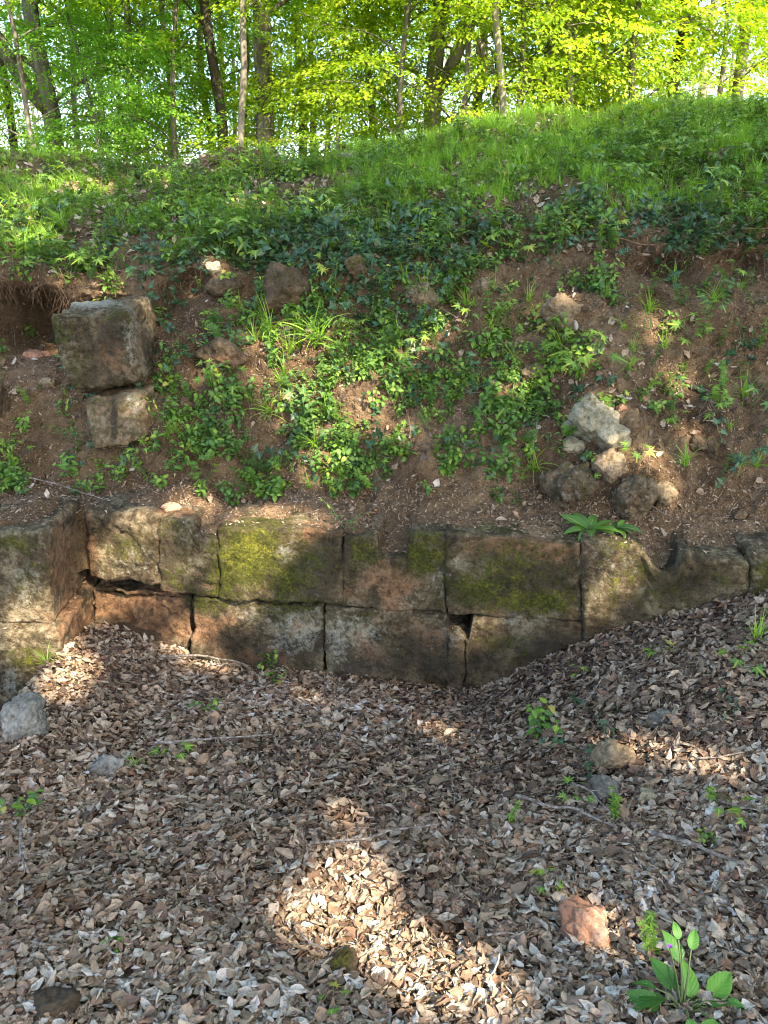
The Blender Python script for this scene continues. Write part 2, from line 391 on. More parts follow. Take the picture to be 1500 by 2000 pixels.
BANK[..., 2] -= _chan[None] * np.clip(1 - sv / 1.5, 0, 1)[:, None]
BANK[..., 1] -= .05 * (_chan[None] > .02) * np.clip(1 - sv, 0, 1)[:, None]
# beyond the ridge: gently down into the wood, then level
ext = []
last = BANK[-1]; dirn = last - EYE; dirn[:, 2] = 0; dirn = dirn / dirn[:, 1:2]
for dY, dz in ((.5, -.02), (1.2, -.15), (2.5, -.45), (5, -.9), (9, -1.2), (16, -1.5), (30, -1.8), (60, -2.2), (140, -3.0)):
    q = last + dirn * dY; q[:, 2] = last[:, 2] + dz; ext.append(q)
BANK = np.concatenate([BANK, np.array(ext)], 0)
def grid_normals(G):
    du = np.gradient(G, axis=1); dv = np.gradient(G, axis=0); n = np.cross(du, dv)
    n /= np.linalg.norm(n, axis=-1, keepdims=True) + 1e-12; n[n[..., 2] < -.2] *= -1; return n
nb = grid_normals(BANK)
srow = np.concatenate([sv, 11 + np.arange(1, len(ext) + 1)])
amp = np.interp(srow, [0, 1, 2.2, 7, 8, 11, 20], [.15, .5, 1, 1, .8, .9, 1.0])[:, None]
disp = .10 * fbm(BANK, 1.6, 3, 3) + .045 * fbm(BANK, 6, 4, 11) + .018 * np.abs(fbm(BANK, 22, 3, 23)) 
clod = np.maximum(0, fbm(BANK, 34, 2, 31) - .15) * .035
BANK = BANK + nb * ((disp + clod) * amp)[..., None]
# hollows washed out below the turf edge
bpx, bpy_, _ = proj(BANK)
def hollow(cx, cy, rx, ry, dep):
    g = np.exp(-(((bpx - cx) / rx) ** 2 + ((bpy_ - cy) / ry) ** 2) ** 1.5); g = g * (srow[:, None] < 8)
    return g[..., None] * np.array([0, dep, -dep * .1])
BANK = BANK + hollow(45, 640, 80, 62, .6) + hollow(1300, 525, 60, 26, .16) + hollow(1450, 520, 60, 30, .16) + hollow(375, 560, 45, 30, .16) + hollow(330, 605, 40, 40, .1)
NB = grid_normals(BANK)
BANK[0, :, 2] -= .3; bpx, bpy_, bdep = proj(BANK)
nr, nc = BANK.shape[:2]
def grid_faces(nr, nc):
    i = np.arange(nr - 1)[:, None] * nc; j = np.arange(nc - 1)[None]
    return np.stack([i + j, i + j + 1, i + nc + j + 1, i + nc + j], -1).reshape(-1, 4)
green = sstep(7.3, 9.0, srow)[:, None] * np.ones((1, nc)) * (.35 + .5 * sstep(-.3, .4, fbm(BANK, 2.5, 3, 55)))
obj("hillside", np_mesh("hillside", BANK.reshape(-1, 3), grid_faces(nr, nc), M_SOIL, {'green': green.ravel()}), kind="structure")

# ------------------------------------------------------------------ setting: the ground in front of the wall
WPX = [(-400, 1520), (0, 1450), (60, 1405), (105, 1345), (150, 1262), (185, 1208), (280, 1240), (380, 1288), (500, 1302), (640, 1318), (780, 1338), (900, 1345), (990, 1318), (1090, 1275), (1195, 1236), (1290, 1208), (1380, 1175), (1460, 1152), (1560, 1120), (2200, 1060)]
wp = np.array([on_wall(float(a), float(b), 3.30 if a > 160 else 3.12) for a, b in WPX]); wp = wp[np.argsort(wp[:, 0])]
def zlit(x, y):
    yw = 3.30 - .14 * np.clip(x, -2, 2.5)
    zw = np.interp(x, wp[:, 0], wp[:, 2]); t = np.clip((yw - y) / (yw - 1.15), 0, 1)
    zz = zw * (1 - t) ** 1.15
    zz = zz + .05 * np.exp(-(((x - 1.3) / .5) ** 2 + ((y - 2.5) / .35) ** 2)) 
    P = np.stack([x, y, 0 * x], -1)
    return zz + .022 * fbm(P, 2.6, 3, 71) + .008 * fbm(P, 11, 3, 77)
gx = np.concatenate([np.linspace(-30, -3, 30, endpoint=False), np.arange(-3, 3, .018), np.linspace(3, 30, 30)])
gy = np.concatenate([np.linspace(-30, .2, 40, endpoint=False), np.arange(.2, 3.7, .018)])
GX, GY = np.meshgrid(gx, gy); LIT = np.stack([GX, GY, zlit(GX, GY)], -1)
obj("leaf_covered_ground", np_mesh("leaf_covered_ground", LIT.reshape(-1, 3), grid_faces(*LIT.shape[:2]), M_LITTER_SOIL, {'green': np.zeros(LIT.shape[0] * LIT.shape[1])}), kind="structure")
g = np.array([[-400, -400, -1.6], [400, -400, -1.6], [400, 400, -1.6], [-400, 400, -1.6]], float)
obj("ground", np_mesh("ground", g, np.array([[0, 1, 2, 3]]), M_FOREST, {'green': np.ones(4)}), kind="structure")
lpx, lpy, ldep = proj(LIT); NL = grid_normals(LIT)

def surf_at(px, py, which='bank'):
    G, N_, ax, ay, dd = (BANK, NB, bpx, bpy_, bdep) if which == 'bank' else (LIT, NL, lpx, lpy, ldep)
    d = (ax - px) ** 2 + (ay - py) ** 2; d = np.where((dd < .3) | (dd > 12), 1e9, d)
    m = d.min(); cand = np.where(d < m + 20, dd, 1e9); i = np.unravel_index(np.argmin(cand), d.shape)
    return G[i].copy(), N_[i].copy(), dd[i]

# ------------------------------------------------------------------ dressed blocks of the wall
def ell(P, E):
    """sum of soft ellipses given in photo pixels -> growth / stain amount of each vertex"""
    if not E: return np.zeros(len(P))
    px, py, _ = proj(P); r = np.zeros(len(P))
    for cx, cy, rx, ry, a in E: r = np.maximum(r, a * np.exp(-(((px - cx) / rx) ** 2 + ((py - cy) / ry) ** 2) * .9))
    return r
MOSS = [(1005, 1100, 130, 60, .7), (560, 1180, 120, 20, .8), (1250, 1120, 90, 60, .6), (750, 1060, 120, 16, .6), (500, 1060, 80, 60, .9), (480, 1090, 75, 75, 1.35), (440, 1125, 40, 55, 1.2), (560, 1130, 50, 60, 1.0), (600, 1100, 60, 60, .75), (520, 1015, 80, 20, .9), (830, 1085, 50, 45, 1.15), (830, 1050, 40, 22, 1.0),
        (940, 1150, 90, 45, .95), (1050, 1175, 90, 30, 1.15), (980, 1110, 80, 40, .75), (715, 1075, 35, 35, 1.0), (340, 1040, 40, 50, .6), (350, 1120, 40, 50, .6),
        (245, 1070, 60, 45, .65), (1000, 1030, 120, 14, .8), (1210, 1065, 60, 14, .8), (60, 1285, 60, 30, .9), (30, 1060, 45, 25, .9), (60, 1120, 40, 60, .5),
        (405, 1175, 50, 25, .9), (540, 1195, 80, 30, .6), (700, 1210, 50, 25, .5), (1000, 1260, 80, 40, .6), (1190, 1150, 50, 70, .55), (1300, 1160, 90, 40, .65), (860, 1290, 60, 30, .4), (1420, 1120, 60, 30, .5), (690,1130,20,40,.5), (1490, 1150, 40, 80, .8)]
EARTH = [(280, 1200, 110, 60, 1.2), (170, 1080, 22, 110, 1.1), (150, 1200, 40, 70, 1.2), (120, 1100, 40, 90, .9), (760, 1140, 60, 60, .9), (420, 1230, 60, 50, .9), (210, 1180, 40, 50, 1.1), (660, 1040, 50, 25, .8), (620, 1040, 50, 25, .9),
         (800, 1250, 90, 60, .6), (480, 1280, 90, 40, .8), (1000, 1060, 130, 25, .8), (560, 1240, 50, 40, .5), (700, 1130, 60, 50, .5), (1100, 1080, 60, 40, .7), (350, 1000, 60, 10, .9), (410, 1010, 30, 30, 1.0), (770, 1050, 30, 40, 1.2)]
LICH = [(580, 1230, 70, 55, .8), (660, 1250, 25, 60, .9), (700, 1230, 60, 40, .75), (560, 1080, 25, 20, .8), (250, 1100, 60, 40, .5), (50, 1140, 40, 60, .65), (20, 1330, 30, 50, .9), (740, 1110, 30, 40, .4), (900, 1100, 20, 15, .7),
        (890, 1230, 40, 40, .5), (1000, 1210, 20, 15, .8), (1195, 1110, 60, 60, .45), (490, 1200, 30, 30, .5), (620, 1190, 40, 20, .5), (800, 1170, 40, 20, .5), (860, 1130, 25, 40, .5)]
BLACK = [(560, 1270, 90, 40, .7), (760, 1300, 140, 40, .7), (1010, 1150, 120, 60, .6), (1060, 1270, 120, 50, .8), (860, 1140, 50, 60, .6), (330, 1090, 30, 70, .6), (620, 1150, 60, 40, .7), (1350, 1150, 110, 40, .7), (1230, 1180, 60, 30, .6), (610, 1110, 55, 50, .8), (700, 1300, 60, 40, .8), (850, 1280, 70, 50, .9), (950, 1090, 60, 35, .7), (1040, 1120, 90, 40, .7), (950, 1290, 50, 40, .7), (640, 1270, 40, 40, .5), (450, 1260, 50, 30, .6), (50, 1100, 25, 60, .5), (1080, 1240, 80, 30, .5), (680, 1070, 20, 30, .6), (240, 1060, 35, 40, .55), (1300, 1130, 60, 50, .5), (520, 1290, 80, 20, .6)]

def stone_attrs(P, extra=None):
    return {'moss': ell(P, MOSS), 'earth': ell(P, EARTH), 'lichen': ell(P, LICH), 'black': ell(P, BLACK)}

TOPS = []
def block_mesh(name, q, depth, mat=M_STONE, back_tilt=0.0, round_=.010, rough=1.0, seed=1, notch=None, step=.011, dirn=(0.139, .990), attrs=None, damage=()):
    """q: front corners TL,TR,BR,BL in 3D. The block keeps real depth behind its face; notch = [(u, drop m)...] cuts its top."""
    TL, TR, BR, BL = [np.asarray(p, float) for p in q]
    W = (np.linalg.norm(TR - TL) + np.linalg.norm(BR - BL)) / 2; H = (np.linalg.norm(TL - BL) + np.linalg.norm(TR - BR)) / 2; D = depth
    nu, nv, nw = max(4, int(W / step)), max(4, int(H / step)), max(4, int(D / (step * 1.6)))
    idx = {}; U = []
    def vid(i, j, k):
        key = (i, j, k)
        if key not in idx: idx[key] = len(U); U.append(key)
        return idx[key]
    Fq = []
    for i in range(nu):
        for j in range(nv):
            Fq.append([vid(i, j, 0), vid(i + 1, j, 0), vid(i + 1, j + 1, 0), vid(i, j + 1, 0)])
            Fq.append([vid(i, j, nw), vid(i, j + 1, nw), vid(i + 1, j + 1, nw), vid(i + 1, j, nw)])
    for i in range(nu):
        for k in range(nw):
            Fq.append([vid(i, nv, k), vid(i + 1, nv, k), vid(i + 1, nv, k + 1), vid(i, nv, k + 1)])
            Fq.append([vid(i, 0, k), vid(i, 0, k + 1), vid(i + 1, 0, k + 1), vid(i + 1, 0, k)])
    for j in range(nv):
        for k in range(nw):
            Fq.append([vid(0, j, k), vid(0, j + 1, k), vid(0, j + 1, k + 1), vid(0, j, k + 1)])
            Fq.append([vid(nu, j, k), vid(nu, j, k + 1), vid(nu, j + 1, k + 1), vid(nu, j + 1, k)])
    U = np.array(U, float) / np.array([nu, nv, nw]); L = np.array([W, H, D]); p = U * L
    rr = np.clip(round_ * (1 + .9 * fbm(p + seed * 3.1, 5, 2, seed)), .004, .05)[:, None]
    qc = np.minimum(np.maximum(p, rr), L - rr); dv = p - qc; nl = np.linalg.norm(dv, axis=1, keepdims=True) + 1e-9
    n = dv / nl; p = qc + n * rr
    d = rough * (.008 * fbm(p + seed * 7.7, 4.5, 3, seed + 5) + .007 * fbm(p + seed, 16, 4, seed + 9) - .010 * np.maximum(0, fbm(p + seed * 1.3, 22, 3, seed + 40) - .45) + .003 * fbm(p, 60, 2, seed + 13))
    edge = np.clip((np.abs(n).max(1) < .97).astype(float), 0, 1)
    d = d - edge * .009 * np.maximum(0, fbm(p + seed * 2.2, 9, 3, seed + 21) + .1) * rough
    for (du, dvv, rad, dep) in damage:
        r2 = ((p[:, 0] / W - du) * W / rad) ** 2 + ((p[:, 1] / H - dvv) * H / rad) ** 2; d = d - dep * np.exp(-r2) * (n[:, 2] < -.5)
    p = p + n * d[:, None]
    if notch:
        drop = np.interp(p[:, 0] / W, [a for a, b in notch], [b for a, b in notch]); p[:, 1] = p[:, 1] * (1 - drop / H)
    u, v, wv = p[:, 0] / W, p[:, 1] / H, p[:, 2]
    top = TL * (1 - u)[:, None] + TR * u[:, None]; bot = BL * (1 - u)[:, None] + BR * u[:, None]
    dn = np.array([dirn[0], dirn[1], 0.]); P = bot * (1 - v)[:, None] + top * v[:, None] + dn * wv[:, None]
    P[:, 2] += back_tilt * wv * v
    wn = np.stack([n[:, 0], -n[:, 2] * -1 * 1.0, n[:, 1]], 1); wn[:, 1] = n[:, 2]
    mo = ell(P, MOSS) if attrs is None else 0 * u; P = P + wn * (np.clip(mo, 0, 1) * (.006 * np.abs(fbm(P, 55, 2, 71)) + .004 * fbm(P, 20, 2, 72)))[:, None]
    if attrs is None: TOPS.append(P[(n[:, 1] > .75) & (wv > .01)])
    return np_mesh(name, P, np.array(Fq)[:, ::-1], mat, attrs(P) if attrs else stone_attrs(P))

G_ = .35   # px shrink at each joint
def wq(x0a, y0a, x1a, y1a, x1b, y1b, x0b, y0b, a=3.30, b=-.14):
    g = -.8
    return [on_wall(x0a + g, y0a + g, a, b), on_wall(x1a - g, y1a + g, a, b), on_wall(x1b - g, y1b - g, a, b), on_wall(x0b + g, y0b - g, a, b)]

WALL = thing("retaining_wall", on_wall(650., 1330.) * np.array([1, 1, 1]), "old mossy retaining wall of large dressed stone blocks with notched tops, cut into the earth bank", "wall")
wl = WALL.location.copy()
def wall_block(name, q, depth, label=None, **kw):
    me = block_mesh(name, q, depth, **kw); o = obj(name, me, WALL, label=label); o.location = -wl; return o
wall_block("stone_block", wq(166, 998, 307, 1008, 314, 1141, 174, 1128), .5, "pale weathered upper block next to the inner corner", seed=2, rough=1.5, damage=((.25, .5, .09, .03), (.55, .65, .06, .022)))
wall_block("stone_block", wq(308, 1010, 428, 1030, 436, 1164, 315, 1154), .5, "upper block with a channel cut across its top", seed=3, a=None) if False else \
wall_block("stone_block", wq(308, 1010, 425, 1034, 432, 1166, 315, 1154), .5, "upper block with a channel cut across its top", seed=3, rough=1.2,
           notch=[(0, 0), (.50, 0), (.60, .055), (.64, .065), (.97, .05), (1.0, .05)])
wall_block("stone_block", wq(425, 1030, 667, 1042, 668, 1182, 432, 1168, 3.285), .5, "upper block covered in bright yellow green moss", seed=4, rough=1.3, damage=((.35, .3, .05, .012), (.75, .8, .08, .02)))
wall_block("stone_block", wq(668, 1044, 871, 1046, 873, 1198, 669, 1186, 3.30), .5, "upper block with a wide square channel in its top", seed=5,
           notch=[(0, .02), (.15, .012), (.33, .012), (.365, .11), (.62, .115), (.645, .005), (1, 0)], damage=((.05, .12, .06, .03),))
wall_block("stone_block", wq(872, 1046, 1137, 1060, 1138, 1217, 874, 1200, 3.292), .5, "long dark upper block with green moss along its foot", seed=6, rough=1.2, damage=((.72, .25, .05, .015), (.3, .85, .1, .015)))
wall_block("stone_block", wq(1138, 1058, 1466, 1078, 1462, 1300, 1139, 1300, 3.27), .46, "tapering end block with a round notch in its top", seed=8, round_=.014, rough=1.2,
           notch=[(0, 0), (.10, -.004), (.32, .004), (.38, .03), (.42, .09), (.47, .13), (.53, .135), (.57, .10), (.60, .03), (.63, .02), (.68, .045), (.8, .05), (1, .05)])
wall_block("stone_block", wq(1468, 1086, 1760, 1100, 1760, 1330, 1466, 1300, 3.25), .5, "mossy block at the far end of the wall", seed=9, rough=1.3, round_=.03)
wall_block("stone_block", wq(178, 1150, 374, 1166, 378, 1330, 186, 1300, 3.36), .45, "reddish brown lower block set back in the corner", seed=10, rough=2.2, damage=((.25, .9, .12, .05), (.6, .95, .1, .03)))
wall_block("stone_block", wq(374, 1168, 631, 1186, 633, 1360, 379, 1330, 3.30), .45, seed=11, rough=1.4)
wall_block("stone_block", wq(632, 1188, 907, 1202, 907, 1380, 634, 1365, 3.29), .45, "lower block with a square hole in its upper corner", seed=12, rough=1.1,
           notch=[(0, 0), (.885, 0), (.888, .115), (1.0, .115)])
wall_block("stone_block", wq(908, 1206, 1197, 1222, 1197, 1340, 908, 1375, 3.288), .45, seed=13, rough=1.3, notch=[(0, .10), (.044, .10), (.05, 0), (.85, 0), (1, .03)])

def pq(x0a, y0a, x1a, y1a, x1b, y1b, x0b, y0b, Y):
    return [atY(x0a, y0a, Y), atY(x1a, y1a, Y), atY(x1b, y1b, Y), atY(x0b, y0b, Y)]
PIER = thing("wall_pier", atY(60., 1400., 3.2), "projecting stone pier of stacked blocks at the left end of the mossy wall", "pier")
pl = PIER.location.copy()
def pier_block(q, depth, label=None, **kw):
    o = obj("stone_block", block_mesh("stone_block", q, depth, dirn=(-.055, 1.0), **kw), PIER, label=label); o.location = -pl
pier_block(pq(-420., 1046., 90., 1040., 106., 1220., -420., 1236., 3.17), .50, "tall rounded upper block of the pier", seed=21, rough=1.1, round_=.022)
pier_block(pq(-420., 1247., 116., 1233., 134., 1460., -420., 1520., 3.09), .62, "sunlit lower block of the pier with yellow moss", seed=22, rough=1.3, round_=.032)

# ------------------------------------------------------------------ loose stones
def ico(sub):
    import bmesh
    bm = bmesh.new(); bmesh.ops.create_icosphere(bm, subdivisions=sub, radius=1.0)
    V = np.array([v.co[:] for v in bm.verts]); Fc = np.array([[v.index for v in f.verts] for f in bm.faces]); bm.free(); return V, Fc
ICO5, ICO4, ICO3 = ico(5), ico(4), ico(3)
def rock_mesh(name, dims, mat, seed, facets=11, rough=1.0, moss=0., lich=0., black=0., earth=0., sharp=.55):
    rough *= 1.25; sharp = min(1, sharp + .25); earth = max(earth, .45); V, Fc = ICO5; r = np.random.default_rng(seed); n = r.normal(size=(facets, 3)); n /= np.linalg.norm(n, axis=1, keepdims=True)
    h = r.uniform(.55, .98, facets); d = V @ n.T; d = np.where(d > .05, h / np.maximum(d, .05), 9.0)
    rad = -np.log(np.sum(np.exp(-np.minimum(d, 9) * 34), 1) + np.exp(-34 * 1.1)) / 34
    rad = rad * sharp + (1 - sharp) * .85
    P = V * rad[:, None]; P = P * (1 + rough * (.14 * fbm(P + seed, 1.9, 3, seed) + .06 * fbm(P + seed, 7, 4, seed + 3) + .015 * fbm(P, 24, 2, seed + 5)))[:, None]
    P = P * np.array(dims) / 2 / .9
    k = np.ones(len(P)); up = np.clip(V[:, 2] * .6 + .5, 0, 1)
    return np_mesh(name, P, Fc, mat, {'moss': k * moss * (.4 + .6 * up), 'lichen': k * lich, 'black': k * black, 'earth': k * earth * (1.2 - up)})
def stone(cx, cy, w_, h_, mat, label, where='bank', sink=.25, dep=None, rot=None, name="stone", group=None, **kw):
    if where == 'bank': sink += .10
    pos, nrm, dd = surf_at(cx, cy, where); seed = int(cx * 7 + cy * 3) % 9973
    W, Hh = w_ * dd / F, h_ * dd / F; Dd = dep if dep else (W + Hh) / 2
    me = rock_mesh(name, (W, Dd, Hh) if rot is None or True else None, mat, seed, **kw)
    o = obj(name, me, label=label, category="stone", group=group)
    o.location = pos - np.array([0, 1, 0]) * Dd * (.5 - sink) * .9 if where == 'bank' else pos + np.array([0, 0, Hh * (.5 - sink) * .8])
    o.rotation_euler = rot or (0, 0, 0)
    return o
# the large tilted block lying in the left of the bank
def battr(P): 
    px, py, _ = proj(P); k = np.ones(len(P)); up = P[:, 2] > P[:, 2].max() - .03
    return {'moss': ell(P, [(110, 650, 40, 50, .75), (150, 720, 40, 60, .6), (230, 615, 40, 15, .7)]), 'earth': ell(P, [(215, 680, 60, 70, .7)]), 'lichen': ell(P, [(170, 592, 70, 10, 1.3), (255, 650, 18, 60, .75), (120, 690, 30, 60, .4)]), 'black': ell(P, [(225, 650, 50, 60, .6), (180, 740, 60, 30, .5), (190, 690, 40, 60, .4)])}
tb = atY(190., 760., 4.0)
BB = obj("fallen_block", block_mesh("fallen_block", [atY(88., 618., 4.02) - tb, atY(250., 606., 4.02) - tb, atY(276., 744., 4.0) - tb, atY(146., 776., 4.0) - tb], .40, M_STONE, seed=31, rough=1.6, round_=.022, dirn=(-.02, .99), back_tilt=.10,
         attrs=lambda P: battr(P + tb)), label="large squared block tilted in the left of the bank, its top pale and sunlit", category="stone block")
BB.location = tb
t2 = atY(225., 870., 3.98)
B2_ = obj("squared_stone", block_mesh("squared_stone", [atY(164., 782., 4.0) - t2, atY(284., 764., 3.96) - t2, atY(288., 862., 3.86) - t2, atY(176., 886., 3.86) - t2], .3, M_STONE_TAN, seed=33, rough=1.9, round_=.03, dirn=(.0, .99),
         attrs=lambda P: {'moss': .45 + 0 * P[:, 0], 'earth': .6 + 0 * P[:, 0], 'lichen': ell(P + t2, [(262, 790, 22, 30, .9)]), 'black': ell(P + t2, [(222, 820, 8, 50, 1.2)])}), label="squared tan stone half buried right under the large tilted block", category="stone block")
B2_.location = t2
T_, GR, PA, PK, BR_ = M_STONE_TAN, M_STONE_GREY, M_STONE_PALE, M_STONE_PINK, M_STONE_BROWN
stone(285, 628, 44, 95, BR_, "narrow brown stone tight behind the large tilted block", sink=.35, moss=.5, black=.4)
stone(4, 790, 42, 80, BR_, "smooth brown stone cut by the left edge of the picture", sink=.3, earth=.5)
stone(75, 690, 52, 22, PK, "flat orange stone in the dark hollow left of the tilted block", sink=.2, earth=.6)
stone(98, 744, 30, 18, T_, "small tan stone below the dark hollow", sink=.3, earth=.5)
stone(419, 522, 34, 28, PA, "small white stone perched at the edge of the turf", sink=.1)
stone(432, 562, 62, 44, BR_, "brown stone just under the small white stone", sink=.3, moss=.3, earth=.5)
stone(562, 575, 130, 100, BR_, "broad brown boulder under the ivy of the bank top", sink=.56, moss=.4, earth=.5, black=.3)
stone(700, 520, 46, 52, BR_, "greenish stone showing between ivy at the bank top", sink=.35, moss=.7)
stone(825, 582, 62, 46, T_, "flat mossy stone behind the tall grass blade", sink=.4, moss=.6, lich=.4)
stone(432, 692, 92, 66, BR_, "brown stone sunk in bare soil right of the ivy", sink=.5, earth=.6, black=.2)
stone(1088, 612, 80, 64, T_, "round tan stone with a cracked cap in the upper right bank", sink=.15, rough=1.2, facets=14, black=.2)
stone(1160, 828, 102, 104, PA, "biggest pale angular stone of the right bank, with dark pits", sink=.12, facets=8, sharp=.85, moss=.35, lich=.6, black=.25)
stone(1116, 872, 38, 34, PA, "small pale stone wedged left below the biggest pale stone", sink=.2, facets=8)
stone(1178, 908, 62, 64, T_, "tan stone with a broken face below the biggest pale stone", sink=.15, facets=9, sharp=.8, black=.15)
stone(1106, 944, 100, 116, BR_, "dark pitted stone beside the drooping grass tuft", sink=.28, rough=1.5, moss=.45, lich=.35, black=.4)
stone(1236, 972, 84, 84, BR_, "brown grey stone above the rosette of broad leaves", sink=.28, rough=1.3, moss=.35, lich=.35, earth=.3)
stone(1297, 965, 48, 42, T_, "yellowish stone in a hollow right of the brown grey stone", sink=.15, moss=.45, black=.2)
stone(1362, 866, 36, 32, BR_, "left one of two small brown stones in the right bank", sink=.25, moss=.3)
stone(1392, 876, 32, 40, BR_, "right one of two small brown stones in the right bank", sink=.25, moss=.4)
stone(1212, 795, 20, 24, PK, "small red brick like stone behind the biggest pale stone", sink=.2)
stone(1225, 830, 60, 70, BR_, "dull stone leaning behind the biggest pale stone", sink=.4, earth=.5)
stone(1047, 725, 50, 40, T_, "tan stone half hidden by leaves in the middle of the bank", sink=.4, moss=.4)
stone(945, 560, 34, 30, T_, "small tan stone under overhanging ivy right of centre", sink=.35, moss=.4)
stone(335, 986, 40, 22, PK, "flat pink stone lying on the ledge above the channelled block", sink=.1, earth=.2)
stone(1440, 1003, 24, 20, BR_, "pebble on the ledge near the right edge", sink=.3)
L = 'ground'
stone(50, 1425, 84, 100, GR, "grey stone leaning at the foot of the pier", L, sink=.25, lich=.4, moss=.2)
stone(207, 1500, 70, 56, GR, "half buried grey white stone in the leaves", L, sink=.35, facets=8)
stone(1200, 1488, 70, 70, T_, "angular tan stone with a sunlit top in the leaves", L, sink=.38, facets=7, sharp=.9, moss=.2)
stone(1184, 1550, 74, 56, GR, "flat grey stone below the angular tan stone", L, sink=.4, facets=9)
stone(1262, 1553, 44, 30, PA, "small broken white stone right of the flat grey stone", L, sink=.3, facets=6, sharp=.95)
stone(1146, 1822, 100, 105, PK, "pointed pinkish orange stone among the leaves", L, sink=.42, facets=8, sharp=.85)
stone(666, 1893, 62, 66, BR_, "dark mossy stone sunk in the leaves near the bottom", L, sink=.35, moss=.7)
stone(112, 1985, 100, 60, BR_, "dark stone at the bottom left corner of the leaf cover", L, sink=.35, black=.5)
stone(935, 1680, 40, 36, BR_, "small brown stone between two fallen sticks", L, sink=.35, earth=.4)
stone(1290, 1405, 60, 24, GR, "low grey stone barely showing on the right slope", L, sink=.5)
stone(1405, 1565, 44, 36, BR_, "small rounded brown stone near a stick on the right slope", L, sink=.4, earth=.5)
stone(688, 305, 60, 18, GR, "grey stone on the grassy ridge", sink=.3)

# ------------------------------------------------------------------ leaf shapes (prototypes: V, F, uv)
def leaf_proto(L_=1.0, Wd=.55, nu=6, nv=2, fold=.15, bend=.2, roll=0.0, shape='ovate', tip=1.0, wave=0.0, seed=0, crump=0.0):
    """leaf along +X with its face to +Z; nu cells along, 2*nv cells across"""
    r = np.random.default_rng(seed); u = np.linspace(0, 1, nu + 1)
    if shape == 'ovate': wd = np.sin(np.pi * u ** .75) ** .85 * (1 - .25 * u)
    elif shape == 'heart': wd = np.clip(np.sin(np.pi * np.clip(u * .92 + .10, 0, 1)) ** .7 * (1.15 - .5 * u), 0, 1); wd[-1] = 0
    elif shape == 'lance': wd = np.sin(np.pi * u ** .85) ** .8
    elif shape == 'blade': wd = np.clip(1 - u ** 2.2, 0, 1) * np.clip(u * 8 + .5, 0, 1)
    else: wd = np.sin(np.pi * u)
    wd = np.maximum(wd, .03) * Wd / 2
    if wave: wd = wd * (1 + wave * r.normal(size=len(wd)))
    v = np.linspace(-1, 1, 2 * nv + 1)
    Ug, Vg = np.meshgrid(u, v, indexing='ij'); y = Vg * wd[:, None]; x = Ug * L_
    z = np.abs(Vg) * wd[:, None] * fold
    if roll:
        a = Vg * roll * (1 + .3 * (r.random() - .5)); rr_ = wd[:, None] / max(abs(roll), .01); y = np.sin(a) * rr_; z = (1 - np.cos(a)) * rr_ * np.sign(roll)
        x = x + .0 * a
    if bend:
        a = Ug * bend; xx = np.where(abs(bend) > 1e-3, np.sin(a) / bend, Ug) * L_ ; zz = -(1 - np.cos(a)) / bend * L_
        x, z = xx + z * np.sin(a), zz + z * np.cos(a)
    z = z + (.03 * wave * r.normal(size=z.shape) if wave else 0) + (crump * vnoise(np.stack([Ug * 4 + seed, Vg * 1.6, 0 * Ug], -1), seed) if crump else 0)
    if crump: y = y + .5 * crump * vnoise(np.stack([Ug * 6 + seed, Vg * 1.2 + 9, 0 * Ug], -1), seed + 1)
    V = np.stack([x, y, z], -1).reshape(-1, 3); nvv = 2 * nv + 1
    return V, [grid_faces(nu + 1, nvv)], np.stack([Ug, Vg], -1).reshape(-1, 2)

DEAD = []
for i in range(24):
    r = np.random.default_rng(100 + i)
    kind = (0, 1, 2, 0, 1, 3, 2, 0)[i % 8]
    roll = [r.uniform(.15, .5), r.uniform(.6, 1.5), -r.uniform(.2, .9), r.uniform(1.6, 2.8)][kind]
    DEAD.append(leaf_proto(1.0, r.uniform(.46, .80), 7, 3, 0, r.uniform(-.6, .7), roll * r.choice([1, 1, -1]), 'ovate', wave=r.uniform(.06, .22), seed=i, crump=r.uniform(.05, .16)))
DEAD_S = [leaf_proto(1.0, .5, 3, 1, .3, r_, .8 * s, 'ovate', wave=.3, seed=40 + k, crump=.12) for k, (r_, s) in enumerate([(.3, 1), (-.5, 1), (.7, -1), (.2, 1.8), (.9, .5)])]

SHADE = None
def scatter_pts_bank(n, smin, smax, pxmin=-250, pxmax=1750, dens=None):
    """area-weighted random points on the bank between profile stations; dens(px,py,P)->0..1"""
    r0, r1 = np.searchsorted(srow, smin), np.searchsorted(srow, smax); c0, c1 = np.searchsorted(ucol, pxmin), np.searchsorted(ucol, pxmax)
    G = BANK[r0:r1, c0:c1]; a = np.linalg.norm(np.cross(G[1:, :-1] - G[:-1, :-1], G[:-1, 1:] - G[:-1, :-1]), axis=-1).ravel(); a /= a.sum()
    pos = []; nrm = []; got = 0; Gn = NB[r0:r1, c0:c1]; ncc = c1 - c0
    for _ in range(30):
        k = rng.choice(len(a), size=n, p=a); i, j = k // (ncc - 1), k % (ncc - 1); f, g2 = rng.random(n)[:, None], rng.random(n)[:, None]
        P = G[i, j] * (1 - f) * (1 - g2) + G[i + 1, j] * f * (1 - g2) + G[i, j + 1] * (1 - f) * g2 + G[i + 1, j + 1] * f * g2; Nn = Gn[i, j]
        if dens is not None:
            px, py, _ = proj(P); m = rng.random(n) < dens(px, py, P); P, Nn = P[m], Nn[m]
        pos.append(P); nrm.append(Nn); got += len(P)
        if got >= n: break
    return np.concatenate(pos)[:n], np.concatenate(nrm)[:n]

